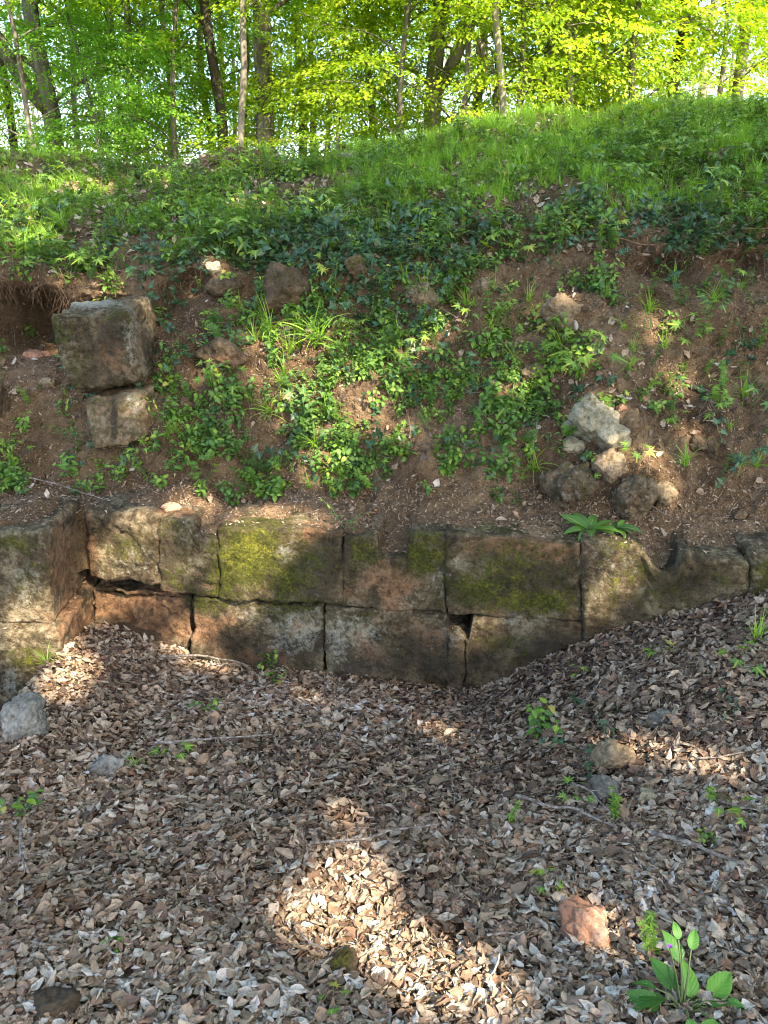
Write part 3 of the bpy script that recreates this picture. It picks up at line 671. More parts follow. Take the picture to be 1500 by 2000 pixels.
# ------------------------------------------------------------------ leaf litter (nobody could count it)
def litter(n, y0, y1, smin, smax, lift, protos, acc):
    y = rng.uniform(y0, y1, n); hw = .62 + y * .60
    x = rng.uniform(-1, 1, n) * (hw + .25)
    yw = 3.30 - .14 * x; ok = (y < yw + .015) & ~((x < -1.46) & (y > 3.03)); x, y = x[ok], y[ok]; n = len(x)
    z = zlit(x, y); e = .01; N_ = np.stack([-(zlit(x + e, y) - z) / e, -(zlit(x, y + e) - z) / e, np.ones(n)], 1)
    N_ = N_ / np.linalg.norm(N_, axis=1, keepdims=True)
    t = np.abs(rng.normal(0, .33, n)); a = rng.uniform(0, 6.283, n)
    M = align(N_) @ rotmats(t * np.cos(a), t * np.sin(a), rng.uniform(0, 6.283, n))
    s = rng.uniform(smin, smax, n) * (1 + .35 * (rng.random(n) < .12))
    M = M * s[:, None, None]
    P0 = np.stack([x, y, z + rng.random(n) ** 1.5 * lift + .003], 1)
    M_off = np.einsum('nij,j->ni', M, np.array([-.5, 0, 0])); P0 = P0 + M_off
    nz = fbm(P0, 1.7, 3, 91); r1 = np.clip(rng.beta(1.25, 1.2, n) + .20 * nz - .10 * sstep(2.5, 3.2, y), 0, 1); r2 = np.clip(rng.random(n) + .05, 0, 1)
    pk = rng.integers(0, len(protos), n)
    for k, pr in enumerate(protos):
        m = pk == k; acc.scatter(pr, M[m], P0[m], r1[m], r2[m])
acc = Acc()
litter(33000, .75, 1.95, .021, .047, .022, DEAD, acc)
litter(34000, 1.85, 3.45, .022, .050, .020, DEAD, acc)
litter(700, .75, 2.8, .05, .065, .028, DEAD, acc)
litter(42000, .75, 3.45, .008, .024, .024, DEAD_S, acc)
obj("leaf_litter", acc.mesh("leaf_litter", M_DEAD), kind="stuff")
# crumbs and small dead leaves on the bank and the ledge
acc = Acc()
def dcr(px, py, P): return np.clip(.14 + 1.0 * sstep(915, 970, py) + .45 * sstep(.0, .5, fbm(P, 2.2, 3, 13)), 0, 1)
P, N_ = scatter_pts_bank(27000, .05, 7.5, dens=dcr)
n = len(P); t = np.abs(rng.normal(0, .45, n)); a = rng.uniform(0, 6.283, n)
M = align(N_) @ rotmats(t * np.cos(a), t * np.sin(a), rng.uniform(0, 6.283, n)) * rng.uniform(.006, .024, n)[:, None, None]
pk = rng.integers(0, 5, n); r1 = np.clip(rng.beta(2.2, 2.0, n), 0, 1)
for k in range(5): m = pk == k; acc.scatter(DEAD_S[k], M[m], P[m] + N_[m] * .003, r1[m] * .8)
def dcl(px, py, P): return np.clip(.12 + .9 * np.exp(-(((px - 1200) / 180) ** 2 + ((py - 740) / 60) ** 2)) + 1.0 * np.exp(-(((px - 1150) / 420) ** 2 + ((py - 400) / 55) ** 2)) + .5 * np.exp(-(((px - 300) / 300) ** 2 + ((py - 400) / 60) ** 2)) + .5 * np.exp(-(((px - 870) / 160) ** 2 + ((py - 330) / 30) ** 2)) + .6 * sstep(520, 480, py), 0, 1)
P, N_ = scatter_pts_bank(8500, .8, 11, dens=dcl)
n = len(P); t = np.abs(rng.normal(0, .5, n)); a = rng.uniform(0, 6.283, n)
M = align(N_) @ rotmats(t * np.cos(a), t * np.sin(a), rng.uniform(0, 6.283, n)) * rng.uniform(.025, .058, n)[:, None, None]
pk = rng.integers(0, len(DEAD), n)
for k in range(len(DEAD)): m = pk == k; acc.scatter(DEAD[k], M[m], P[m] + N_[m] * .008)
tp = np.concatenate(TOPS); r_ = np.random.default_rng(31); tp = tp[r_.integers(0, len(tp), 5200)] + r_.normal(0, .004, (5200, 3)) * [1, 1, .3]; tp = tp[r_.random(5200) < .35 + .9 * sstep(-.2, .4, fbm(tp, 5, 2, 19))]
n = len(tp); M = rotmats(r_.normal(0, .35, n), r_.normal(0, .35, n), r_.uniform(0, 6.28, n)) * (.006 + .022 * r_.random(n) ** 2)[:, None, None]; pk = r_.integers(0, 5, n)
for k in range(5): m = pk == k; acc.scatter(DEAD_S[k], M[m], tp[m] + [0, 0, .003], np.clip(r_.beta(2, 2.2, m.sum()), 0, 1))
obj("bank_leaf_litter", acc.mesh("bank_leaf_litter", M_DEAD), kind="stuff")

P, N_ = scatter_pts_bank(9000, .3, 8.5); n = len(P); A = Acc(); V3, F3 = ico(1); sz = .002 + .007 * rng.random(n) ** 3
M = rotmats(rng.uniform(0, 6, n), rng.uniform(0, 6, n), rng.uniform(0, 6, n)) @ np.array([np.diag(d) for d in rng.uniform(.6, 1.3, (n, 3))]) * sz[:, None, None]
A.scatter((V3 * (1 + .3 * vnoise(V3 * 3, 4))[:, None], [F3], V3[:, :2]), M, P + N_ * (sz * .4)[:, None]); V, Fs, T = A.arrays()
obj("soil_crumbs", np_mesh("soil_crumbs", V, Fs, M_SOIL, {'green': np.zeros(len(V))}), kind="stuff")
# ------------------------------------------------------------------ small plants
def R3(ax, ay, az): return rotmats(np.array([ax]), np.array([ay]), np.array([az]))[0]
HEART = [leaf_proto(1, .72, 5, 2, .22, b, 0, 'heart', wave=.04, seed=60 + k) for k, b in enumerate((.3, .7, 1.1))]
LANCE = [leaf_proto(1, .30, 5, 1, .3, b, 0, 'lance', seed=70 + k) for k, b in enumerate((.3, .8, 1.3))]
BLADE = [leaf_proto(1, .035, 8, 1, .5, b, 0, 'blade', seed=80 + k) for k, b in enumerate((.4, .9, 1.5, 2.1))]
def ivy_leaf():
    ang = np.radians([180, 150, 118, 95, 70, 48, 25, 0]); rad = np.array([.05, .42, .55, .38, .62, .45, .60, 1.0])
    pts = [(r * math.cos(a), r * math.sin(a)) for r, a in zip(rad, ang)] + [(r * math.cos(a), -r * math.sin(a)) for r, a in list(zip(rad, ang))[::-1][1:-1]]
    V = np.array([(0.1, 0, 0)] + [(x, y, .12 * abs(y) - .1 * x * x) for x, y in pts]); n = len(pts)
    Fc = np.array([[0, 1 + (k + 1) % n, 1 + k] for k in range(n)])
    return V, [Fc], np.stack([np.clip(V[:, 0], 0, 1), V[:, 1]], 1)
IVYL = ivy_leaf()
def palm_leaf():
    ang = np.radians([180, 128, 108, 85, 62, 45, 30, 12, 0]); rad = np.array([.05, .62, .28, .85, .36, .95, .40, .62, 1.05])
    pts = [(r * math.cos(a), r * math.sin(a)) for r, a in zip(rad, ang)] + [(r * math.cos(a), -r * math.sin(a)) for r, a in list(zip(rad, ang))[::-1][1:-1]]
    V = np.array([(0.05, 0, 0)] + [(x, y, -.12 * (x * x + y * y)) for x, y in pts]); n = len(pts)
    return V, [np.array([[0, 1 + (k + 1) % n, 1 + k] for k in range(n)])], np.stack([np.clip(V[:, 0], 0, 1), V[:, 1]], 1)
PALML = palm_leaf()

def one(acc, proto, M, loc, r1, r2=.5): acc.scatter(proto, M[None], np.asarray(loc, float)[None], np.array([r1]), np.array([r2]))
def add_stem(acc, pts, rad, r1=.5):
    V, Fs, T = tube(pts, rad, 4, cap=False); T[:, 0] = r1; acc.add(V, Fs, T)

def herb(seed, h=.12, pairs=4, ls=.04, n=3, kind='heart'):
    """several leafy stems from one root"""
    r = np.random.default_rng(seed); st, lf = Acc(), Acc(); pr = HEART if kind == 'heart' else LANCE
    for s in range(n):
        az = r.uniform(0, 6.28); lean = r.uniform(.1, .9); hh = h * r.uniform(.6, 1.15)
        top = np.array([math.cos(az) * math.sin(lean), math.sin(az) * math.sin(lean), math.cos(lean)]) * hh
        pts = wander((0, 0, -.02), top, 6, .012, seed * 10 + s, -.015); add_stem(st, pts, np.linspace(.0018, .0009, 6), r.random())
        for p in range(pairs):
            t = (p + 1) / pairs; q = pts[0] * (1 - t) + pts[-1] * t if t < 1 else pts[-1]; q = pts[min(5, int(round(t * 5)))]
            a0 = r.uniform(0, 6.28) + p * 1.57
            for sd in (0, math.pi):
                a = a0 + sd + r.normal(0, .25); size = ls * r.uniform(.7, 1.25) * (1 - .35 * abs(t - .55))
                M = R3(0, 0, a) @ R3(r.normal(0, .25), r.uniform(-.45, .5), 0) * size
                one(lf, pr[r.integers(len(pr))], M, q + .25 * size * np.array([math.cos(a), math.sin(a), 0]), np.clip(.48 + .35 * (t - .5) + r.normal(0, .24), 0, 1))
    return st, lf
def tuft(seed, h=.22, n=26, spread=.7, wd=1.0):
    r = np.random.default_rng(seed); lf = Acc()
    for k in range(n):
        a = r.uniform(0, 6.28); L_ = h * r.uniform(.5, 1.15); lean = -math.pi / 2 + abs(r.normal(.1, spread * .5))
        M = R3(0, 0, a) @ R3(0, lean, 0) @ np.diag([L_, L_ * wd * r.uniform(.6, 1.2) * (.2 / max(h, .1)), L_])
        one(lf, BLADE[r.integers(4)], M, (r.normal(0, .012), r.normal(0, .012), -.01), np.clip(r.normal(.55, .2), 0, 1))
    return Acc(), lf
def whorl(seed, h=.14, n=3):
    r = np.random.default_rng(seed); st, lf = Acc(), Acc()
    for s in range(n):
        az = r.uniform(0, 6.28); lean = r.uniform(.05, .6); top = np.array([math.cos(az) * math.sin(lean), math.sin(az) * math.sin(lean), math.cos(lean)]) * h * r.uniform(.6, 1.1)
        pts = wander((0, 0, -.01), top, 6, .01, seed * 11 + s); add_stem(st, pts, .0012, r.random())
        for q in pts[1:]:
            for k in range(7):
                a = k * .9 + r.normal(0, .1); M = R3(0, 0, a) @ R3(0, r.uniform(-.5, .1), 0) @ np.diag([.022, .022, .022]) * r.uniform(.7, 1.2)
                one(lf, LANCE[0], M, q, np.clip(r.normal(.6, .15), 0, 1))
    return st, lf
def ivy(seed, L_=.3, n=26, ls=.034):
    """trailing ivy in the local XY plane, +Z away from the ground"""
    r = np.random.default_rng(seed); st, lf = Acc(), Acc()
    for b in range(3):
        a = r.uniform(-.7, .7) + b * 2.1; e = np.array([math.cos(a), math.sin(a), 0]) * L_ * r.uniform(.6, 1)
        pts = wander((0, 0, .004), e, 9, .06, seed * 13 + b); pts[:, 2] = .006 + .012 * r.random(9); add_stem(st, pts, .0016, r.random())
        for k in range(n // 3):
            t = r.random() * 8; i = int(t); q = pts[min(i, 8)] * (1 - (t - i)) + pts[min(i + 1, 8)] * (t - i); az = r.uniform(0, 6.28); s = ls * r.uniform(.55, 1.2)
            M = R3(r.normal(0, .45), r.normal(.1, .4), 0); M = R3(0, 0, az) @ M * s
            one(lf, IVYL, M, q + np.array([math.cos(az), math.sin(az), 0]) * s * .3 + np.array([0, 0, r.uniform(.004, .03)]), np.clip(r.beta(1.6, 2.4), 0, 1))
    return st, lf
def palmate(seed, h=.12, n=5, ls=.05):
    r = np.random.default_rng(seed); st, lf = Acc(), Acc()
    for s in range(n):
        az = s * 6.28 / n + r.normal(0, .3); lean = r.uniform(.3, 1.0); hh = h * r.uniform(.6, 1.1); top = np.array([math.cos(az) * math.sin(lean), math.sin(az) * math.sin(lean), math.cos(lean)]) * hh
        pts = wander((0, 0, -.01), top, 5, .008, seed * 17 + s, -.02); add_stem(st, pts, .0014, r.random())
        one(lf, PALML, R3(0, 0, az) @ R3(r.normal(0, .3), r.uniform(-.2, .5), 0) * ls * r.uniform(.7, 1.2), pts[-1], np.clip(r.normal(.65, .15), 0, 1))
    return st, lf
def rosette(seed, n=15, L_=.1, wd=1.0, up=.5):
    r = np.random.default_rng(seed); st, lf = Acc(), Acc()
    for k in range(n):
        a = k * 2.4 + r.normal(0, .2); s = L_ * r.uniform(.6, 1.1); M = R3(0, 0, a) @ R3(r.normal(0, .2), -up * r.uniform(.3, 1.5), 0) @ np.diag([s, s * wd, s])
        one(lf, LANCE[r.integers(1, 3)], M, (0, 0, 0), np.clip(r.normal(.5, .15), 0, 1))
    add_stem(st, np.array([[0, 0, -.03], [0, 0, 0.0], [0, 0, .02]]), .004)
    return st, lf

def kindset(fn, k, mat, **kw):
    out = []
    for i in range(k):
        st, lf = fn(i + 1, **kw); d = {'leaves': lf.mesh("leaves", mat), 'raw': lf.arrays()}
        if st.n: d['stem'] = st.mesh("stem", M_STEMS); d['raws'] = st.arrays()
        out.append(d)
    return out
KINDS = {'herb': kindset(herb, 6, M_HERB), 'tallherb': kindset(herb, 4, M_HERB, h=.2, pairs=6, ls=.042, n=2, kind='lance'), 'tuft': kindset(tuft, 5, M_GRASS), 'whorl': kindset(whorl, 4, M_HERB),
         'ivy': kindset(ivy, 6, M_IVY), 'palm': kindset(palmate, 5, M_HERB), 'rosette': kindset(rosette, 4, M_HERB)}

def mass(name, specs):
    """uncountable cover: every kind merged into one object per material"""
    accs = {}
    for kind, n, smin, smax, dens, s0, s1, upmix in specs:
        P, N_ = scatter_pts_bank(n, smin, smax, dens=dens); n = len(P)
        Nn = N_ * (1 - upmix) + np.array([0, 0, 1.]) * upmix; M = align(Nn) @ rotmats(rng.normal(0, .15, n), rng.normal(0, .15, n), rng.uniform(0, 6.283, n)) * rng.uniform(s0, s1, n)[:, None, None] * 1.12
        ks = KINDS[kind]; pk = rng.integers(0, len(ks), n); mat = ks[0]['leaves'].materials[0].name; A = accs.setdefault(mat, Acc())
        r1 = np.clip(rng.normal(.5, .25, n) + .3 * fbm(P, 1.5, 2, 5) + .25 * fbm(P, 9, 1, 6), 0, 1)
        for k, d in enumerate(ks):
            m = pk == k; V, Fs, T = d['raw']; A.scatter((V, Fs, T), M[m], P[m], r1[m], keep=True)
            if 'raws' in d:
                V, Fs, T = d['raws']; accs.setdefault('green_stem', Acc()).scatter((V, Fs, T), M[m], P[m], r1[m], keep=True)
    nm = {'herb_leaf': 'undergrowth', 'green_stem': 'undergrowth_stems', 'grass_blade': 'grass', 'ivy_leaf': 'ivy_ground_cover'}
    for mat, A in accs.items():
        obj(name + "_" + nm[mat] if name else nm[mat], A.mesh(nm[mat], bpy.data.materials[mat]), kind="stuff")

def E(px, py, L_):
    r = np.zeros_like(px)
    for cx, cy, rx, ry, a in L_: r = np.maximum(r, a * np.exp(-(((px - cx) / rx) ** 2 + ((py - cy) / ry) ** 2)))
    return r
GREENS = [(560, 640, 110, 70, .9), (520, 760, 120, 60, 1), (650, 790, 90, 80, 1), (660, 890, 70, 60, .9), (340, 790, 60, 90, .7), (380, 870, 90, 40, .9), (800, 640, 110, 80, .8), (880, 760, 130, 60, .8), (820, 530, 130, 60, .5),
          (960, 690, 80, 70, .5), (1270, 650, 60, 90, .35), (1300, 770, 110, 40, .45), (1450, 720, 60, 120, .25), (700, 700, 150, 60, .6), (1150, 560, 60, 60, .35), (500, 930, 70, 40, .6), (1000, 800, 90, 40, .5), (850, 870, 130, 50, .38), (1000, 900, 60, 40, .4), (1100, 700, 80, 40, .5), (180, 900, 120, 40, .25), (1400, 600, 60, 80, .3), (1420, 920, 70, 50, .3), (20, 930, 40, 50, .6)]
def d_herb(px, py, P): return np.clip(E(px, py, GREENS) * (.42 + 1.0 * fbm(P, 5, 3, 44)) * 1.1 + .02 - .2 * sstep(1150, 1300, px), 0, 1)
def d_top(px, py, P):
    band = sstep(7.0, 7.6, 7.3) * 1.0
    return np.clip(.38 + .8 * fbm(P, 2.5, 3, 61) - .25 * sstep(850, 1200, px) * sstep(330, 400, py) - .35 * np.exp(-(((px - 860) / 200) ** 2 + ((py - 330) / 30) ** 2)), 0, 1)
def d_lip(px, py, P): return np.clip(.45 + 1.0 * fbm(P, 3.0, 2, 62), 0, 1)
def d_ivy(px, py, P): return np.clip(E(px, py, [(640, 480, 160, 45, 1), (900, 470, 200, 50, 1), (1200, 450, 260, 40, .7), (1450, 450, 120, 50, .6), (590, 520, 60, 40, .8), (300, 690, 25, 110, .8), (320, 500, 120, 40, .4), (230, 790, 60, 60, .3), (390, 660, 25, 40, .6), (780, 740, 300, 150, .2), (1350, 720, 150, 120, .15), (1450, 370, 120, 40, .5), (700, 600, 200, 80, .25), (150, 450, 200, 50, .3)]) * (.6 + 1.0 * fbm(P, 4, 2, 66)) * (.25 + .75 * sstep(405, 450, py)), 0, 1)
def d_grass(px, py, P): return np.clip(.05 + .55 * fbm(P, 3.2, 3, 92) + .95 * sstep(500, 900, px) * sstep(440, 330, py) + .35 * sstep(-.1, .5, fbm(P, 2.0, 3, 68)) + .5 * E(px, py, [(60, 430, 90, 80, 1)]), 0, 1)
def d_few(px, py, P): return np.clip(.05 + .5 * E(px, py, GREENS), 0, 1)
mass("bank", [('herb', 600, 1.6, 7.2, d_herb, .3, .85, .55), ('tallherb', 60, 2, 7.2, d_few, .4, .8, .6), ('whorl', 130, 1.8, 7.2, d_few, .6, 1.1, .6), ('ivy', 240, 1.5, 8.8, d_ivy, .5, 1.0, .15), ('tuft', 70, 2, 7.2, d_few, .3, .7, .7), ('palm', 60, 2, 7.2, d_few, .5, .9, .5)])
mass("hilltop", [('herb', 720, 7.0, 10.2, d_top, .6, 1.2, .8), ('palm', 420, 7.0, 11, d_top, .6, 1.2, .8), ('whorl', 500, 6.9, 10.5, d_lip, .7, 1.3, .8), ('tallherb', 150, 7.2, 10.5, d_lip, .5, 1.0, .8),
                ('ivy', 110, 6.9, 8.8, d_ivy, .7, 1.1, .3), ('tuft', 4600, 7.5, 11.3, d_grass, .25, .60, .85)])

# countable plants
GP = {'herb': ('herb', 'plant'), 'tallherb': ('tall_herb', 'plant'), 'tuft': ('grass_tuft', 'grass tuft'), 'whorl': ('bedstraw', 'plant'), 'ivy': ('ivy_spray', 'ivy'), 'palm': ('palmate_herb', 'plant'), 'rosette': ('leaf_rosette', 'plant')}
cnt = {}
def plant(kind, px, py, sc, label, where='bank', upmix=.6, tilt=None, group=None):
    pos, nrm, dd = surf_at(px, py, where); nm, cat = GP[kind]; k = cnt.get(kind, 0); cnt[kind] = k + 1; d = KINDS[kind][k % len(KINDS[kind])]
    up = Vector(nrm * (1 - upmix) + np.array([0, 0, upmix])); rot = (up.to_track_quat('Z', 'Y').to_matrix() @ Matrix.Rotation(k * 1.7 + px * .01, 3, 'Z')).to_euler()
    e = thing(nm, pos + nrm * .004, label, cat, group, rot, sc)
    if 'stem' in d: obj("stem", d['stem'], e)
    obj("leaves", d['leaves'], e)
    return e
plant('rosette', 1150, 1035, 1.5, "broad leaved rosette on the ledge above the tapering end block")
plant('rosette', 1205, 1030, 1.2, "smaller rosette touching the right side of the broad leaved one", upmix=.5)
plant('tallherb', 672, 1040, .85, "blue green sprig rising from the wall top between two blocks", upmix=.9)
plant('tuft', 530, 650, 1.1, "tall grass tuft at the left of the leafy slope")
plant('tuft', 620, 665, 1.25, "tall bright grass tuft below the broad brown boulder")
plant('tuft', 585, 640, .9, "short grass tuft between two taller tufts")
plant('tuft', 1045, 915, .85, "drooping grass tuft beside the dark pitted stone")
plant('tuft', 615, 870, .75, "fine grass tuft in the middle of the leafy patch")
plant('tuft', 500, 950, .55, "small grass tuft near the ledge above the yellow moss block")
plant('tuft', 960, 690, .6, "thin grass tuft in the middle of the bank")
plant('tuft', 60, 490, 1.2, "long grass tuft hanging over the turf edge far left")
plant('tuft', 25, 400, 1.1, "yellowish grass tuft on the turf at the left edge")
plant('tuft', 120, 440, .9, "grass tuft on the turf above the large tilted block")
plant('tuft', 1340, 905, .6, "wispy grass tuft right of the two small brown stones")
plant('tuft', 1225, 720, .5, "sparse grass tuft in bare soil of the right bank")
for (x, y, s, t) in [(310, 770, 1.4, "leafy herb right of the large tilted block"), (330, 815, 1.3, "leafy herb below the ivy stem left of centre"), (300, 880, 1.3, "herb with heart shaped leaves under the stacked stones"),
                     (380, 875, 1.4, "spreading herb above the ledge left of centre"), (420, 860, 1.2, "herb at the right end of the low leafy band"), (360, 905, 1.0, "low herb nearest the pink stone, on bare soil"),
                     (500, 930, 1.3, "dense herb above the yellow moss block"), (530, 965, 1.0, "small herb on the ledge above the yellow moss block"), (665, 915, 1.4, "dark leafed herb at the foot of the leafy patch"),
                     (650, 955, 1.0, "lowest herb of the leafy patch above the square channel"), (395, 960, .9, "yellow tipped herb beside the flat pink stone"), (640, 750, 1.4, "bright herb in the centre of the leafy patch"),
                     (560, 800, 1.3, "herb with large leaves left of the fine grass tuft"), (470, 800, 1.2, "herb between bare soil and the leafy patch"), (540, 700, 1.3, "herb just below the two tall grass tufts"),
                     (790, 890, 1.2, "lone herb on bare soil right of the leafy patch"), (850, 700, 1.3, "herb on the right half of the leafy slope"), (900, 775, 1.2, "herb above bare soil right of centre"),
                     (770, 630, 1.3, "herb beside the tall upright grass blade"), (965, 930, 1.1, "herb left of the drooping grass tuft"), (840, 960, .7, "tiny herb above the long dark block"),
                     (20, 930, 1.2, "herb at the left edge above the pier"), (50, 965, .8, "small blue green herb above the pier top"), (15, 870, .8, "herb clinging to the soil at the left edge")]:
    plant('herb', x, y, s * .72, t)
for (x, y, s, t) in [(1130, 700, 1.5, "palmate leaved plant in the middle of the right bank"), (1135, 725, 1.6, "bright palmate leaves above the biggest pale stone"), (1470, 790, 1.3, "lobed leaf plant at the right edge of the bank"),
                     (1240, 890, .8, "small lobed plant right of the tan broken stone"), (1310, 755, .8, "pale lobed plant in the sunlit debris"), (955, 470, 1.3, "bright green seedling standing over the ivy at the bank top")]:
    plant('palm', x, y, s, t)
for (x, y, s, t) in [(1040, 830, 1.2, "feathery bedstraw left of the biggest pale stone"), (1180, 500, 1.3, "bedstraw hanging from the turf edge on the right"), (1270, 580, 1.2, "bedstraw on the bare brown soil"), (1370, 660, 1.3, "bedstraw clump in the right bank"),
                     (1385, 770, 1.2, "low bedstraw clump above the two small brown stones"), (1475, 680, 1.1, "bedstraw near the right edge of the bank")]:
    plant('whorl', x, y, s, t, upmix=.8)
for (x, y, s, t) in [(300, 640, 1.1, "dark ivy running down beside the tilted block"), (305, 720, 1.1, "ivy below the corner of the tilted block"), (395, 670, .7, "ivy curl on bare soil left of centre"), (590, 500, 1.2, "blue green ivy over the broad brown boulder"),
                     (210, 850, .8, "ivy on the half buried stone under the tilted block"), (1440, 900, .9, "ivy by the right edge above the ledge"), (170, 910, .7, "thin ivy sprig on soil above the pier corner")]:
    plant('ivy', x, y, s, t, upmix=.1)
for (x, y, s, k, t) in [(1055, 1420, 1.1, 'herb', "seedling with big leaves in the litter right of centre"), (1050, 1445, 1.0, 'herb', "lower of two big leaved seedlings right of centre"), (525, 1310, .8, 'herb', "small heart leaved seedling at the foot of the wall"),
                        (540, 1335, .7, 'herb', "seedling just below the heart leaved one at the wall foot"), (405, 1390, .7, 'herb', "tiny seedling in the litter left of centre"), (45, 1590, .9, 'herb', "seedling near the left edge in the litter"),
                        (345, 1485, .7, 'palm', "seedling beside a long stick in the litter"), (262, 1500, .35, 'tuft', "short grass tuft beside the half buried stone"), (1450, 1310, .9, 'palm', "bright seedling on the right slope"),
                        (1275, 1285, .7, 'palm', "small seedling near the end of the wall"), (1200, 1600, .8, 'whorl', "bedstraw below the flat grey stone"), (990, 1610, .6, 'whorl', "tiny bedstraw left of the forked stick"),
                        (1120, 1565, .6, 'palm', "lone leaf pair left of the flat grey stone"), (1068, 1735, .5, 'palm', "single ivy like leaf above the pink stone"), (1480, 1245, .7, 'tuft', "yellow green grass tuft at the right edge of the slope"),
                        (1470, 1615, .7, 'palm', "dark lobed leaf near the right edge"), (1410, 1590, .6, 'palm', "small seedling left of the dark lobed leaf"), (1180, 1400, .8, 'ivy', "ivy trailing down the litter on the right"), (1160, 1480, .8, 'ivy', "ivy beside the angular tan stone"),
                        (1440, 1385, .5, 'ivy', "few ivy leaves on the right slope"), (650, 1975, .4, 'palm', "tiny green leaf at the bottom centre"), (210, 1855, .3, 'palm', "single green leaf in the lower left litter"), (20, 1250, .5, 'tuft', "little grass tuft growing from the pier joint"),
                        (1270, 1870, .9, 'whorl', "feathery sprig left of the large leaved plant"), (1380, 1645, .5, 'herb', "seedling over the thick grey stick"), (1130, 1320, .5, 'palm', "seedling at the wall foot right of centre")]:
    plant(k, x, y, s, t, 'ground', .9)

# the large leaved plant at the bottom right, with a violet flower
p0, _, _ = surf_at(1335, 1985, 'ground')
BP = thing("lungwort", p0, "large leaved plant with one violet flower at the bottom right corner", "plant")
st = Acc(); BIG = leaf_proto(1, .56, 16, 6, .22, .7, 0, 'ovate', wave=.02, seed=5, crump=.012)
dd = surf_at(1335, 1985, 'ground')[2]
def bl(px, py, size, az, pitch, roll, dy=0.0, col=.6):
    e = atY(float(px), float(py), p0[1] + dy) - p0; mid = e * .5 + np.array([0, .0, .02])
    q = np.array([np.zeros(3) - [0, 0, .02], mid * .6, mid, e]); add_stem(st, q, np.linspace(.003, .0018, 4), .6)
    lf = Acc(); one(lf, BIG, R3(0, 0, az) @ R3(roll, pitch, 0) * size, e, col); obj("leaf", lf.mesh("leaf", M_BIGLEAF), BP)
# tip-side position in the photo, length, heading, pitch, roll
for v in [(1385, 1950, .095, .55, -.45, .35, .02, .95), (1320, 1935, .085, 2.2, -.6, -.3, .04, .4), (1290, 1965, .085, 2.9, -.25, -.5, .0, .5), (1400, 1975, .08, -.15, -.2, .5, .0, .65), (1395, 1990, .115, 4.2, .55, .2, -.05, .75), (1420, 2010, .10, 5.6, .5, -.2, -.05, .6),
          (1300, 1950, .09, 3.3, -.2, .4, .01, .35), (1300, 1990, .085, 4.0, .5, .3, -.02, .3), (1350, 1950, .08, 1.5, -.9, .2, .02, .85), (1385, 1965, .06, .2, -.3, -.3, 0, .6), (1330, 1880, .075, 2.0, -.8, 0, .06, .4),
          (1350, 1855, .05, 1.0, -.7, .2, .06, .5), (1325, 1835, .04, 1.6, -.8, 0, .06, .5), (1280, 1930, .05, 2.8, -.3, .3, .02, .4), (1345, 1990, .07, 4.9, .5, .1, -.05, .6), (1420, 1955, .04, -.3, -.2, 0, 0, .5)]: bl(*v)
fl = Acc(); q = atY(1308., 1850., p0[1] + .03) - p0; add_stem(st, np.array([[0, 0, 0], q * .5 + [0, 0, .01], q]), .0018)
for k in range(5): one(fl, HEART[0], R3(0, 0, k * 1.256) @ R3(0, -.7, 0) * .008, q, .5)
N = NT("violet_petal"); M_PET = N.done(N.pbr((.22, .03, .42), .5)); obj("flower", fl.mesh("flower", M_PET), BP); obj("stem", st.mesh("stem", M_STEMS), BP)

# ------------------------------------------------------------------ sticks, roots
def stick(p, rad, label, where='ground', name="stick", mat=None, cat="stick", lift=.040, forks=1, amp=.012, group=None):
    P3 = []
    for (x, y) in p:
        q, n_, _ = surf_at(x, y, where); P3.append(q + n_ * lift + np.array([0, 0, lift * .4]))
    P3 = np.array(P3); t = np.linspace(0, len(P3) - 1, 5 * len(P3)); C = np.stack([np.interp(t, range(len(P3)), P3[:, k]) for k in range(3)], 1)
    sd = int(p[0][0] * 3 + p[0][1]); r = np.random.default_rng(sd); C += np.cumsum(r.normal(0, amp * .12, C.shape), 0); o0 = C[0].copy(); C -= o0
    A = Acc(); A.add(*tube(C, np.linspace(rad, rad * .5, len(C)) * (1 + .12 * r.normal(size=len(C))), 7, True, .12, sd))
    for f in range(forks):
        i = r.integers(len(C) // 3, len(C) - 2); d = (C[min(i + 2, len(C) - 1)] - C[i]); d /= np.linalg.norm(d) + 1e-9; sdv = np.array([-d[1], d[0], .25]) * r.choice([-1, 1])
        e = C[i] + (d * .7 + sdv * .6) * r.uniform(.04, .11); A.add(*tube(wander(C[i], e, 5, .006, sd + f), np.linspace(rad * .5, rad * .2, 5), 5))
    V, Fs, T = A.arrays(); o = obj(name, np_mesh(name, V, Fs, mat or M_TWIG, {'tint': T}), label=label, category=cat, group=group); o.location = o0; return o
stick([(305, 1297), (390, 1294), (450, 1308), (486, 1322)], .0065, "curved dark stick lying by the foot of the wall")
stick([(300, 1478), (400, 1466), (480, 1460), (532, 1456)], .0055, "long thin greenish stick left of centre in the litter")
stick([(600, 1672), (700, 1662), (780, 1648), (855, 1640)], .0045, "thin grey stick across the middle of the litter", forks=2)
stick([(1010, 1580), (1070, 1598), (1130, 1610), (1200, 1640)], .0065, "dark forked stick right of centre", forks=2)
stick([(1275, 1655), (1340, 1675), (1410, 1694), (1472, 1718)], .0085, "thick grey stick with a broken end on the right", forks=0)
stick([(35, 1645), (40, 1690), (52, 1742)], .0045, "short upright twig by the left edge")
stick([(1125, 1560), (1160, 1580), (1195, 1622)], .004, "twig running down from the flat grey stone")
stick([(880, 1500), (876, 1560), (870, 1602)], .003, "thin vertical twig in the middle of the litter")
stick([(1355, 1510), (1400, 1500), (1450, 1490)], .0035, "thin twig on the right slope below the sunlit patch")
stick([(1400, 1588), (1440, 1600), (1490, 1608)], .004, "thin dark twig by the right edge")
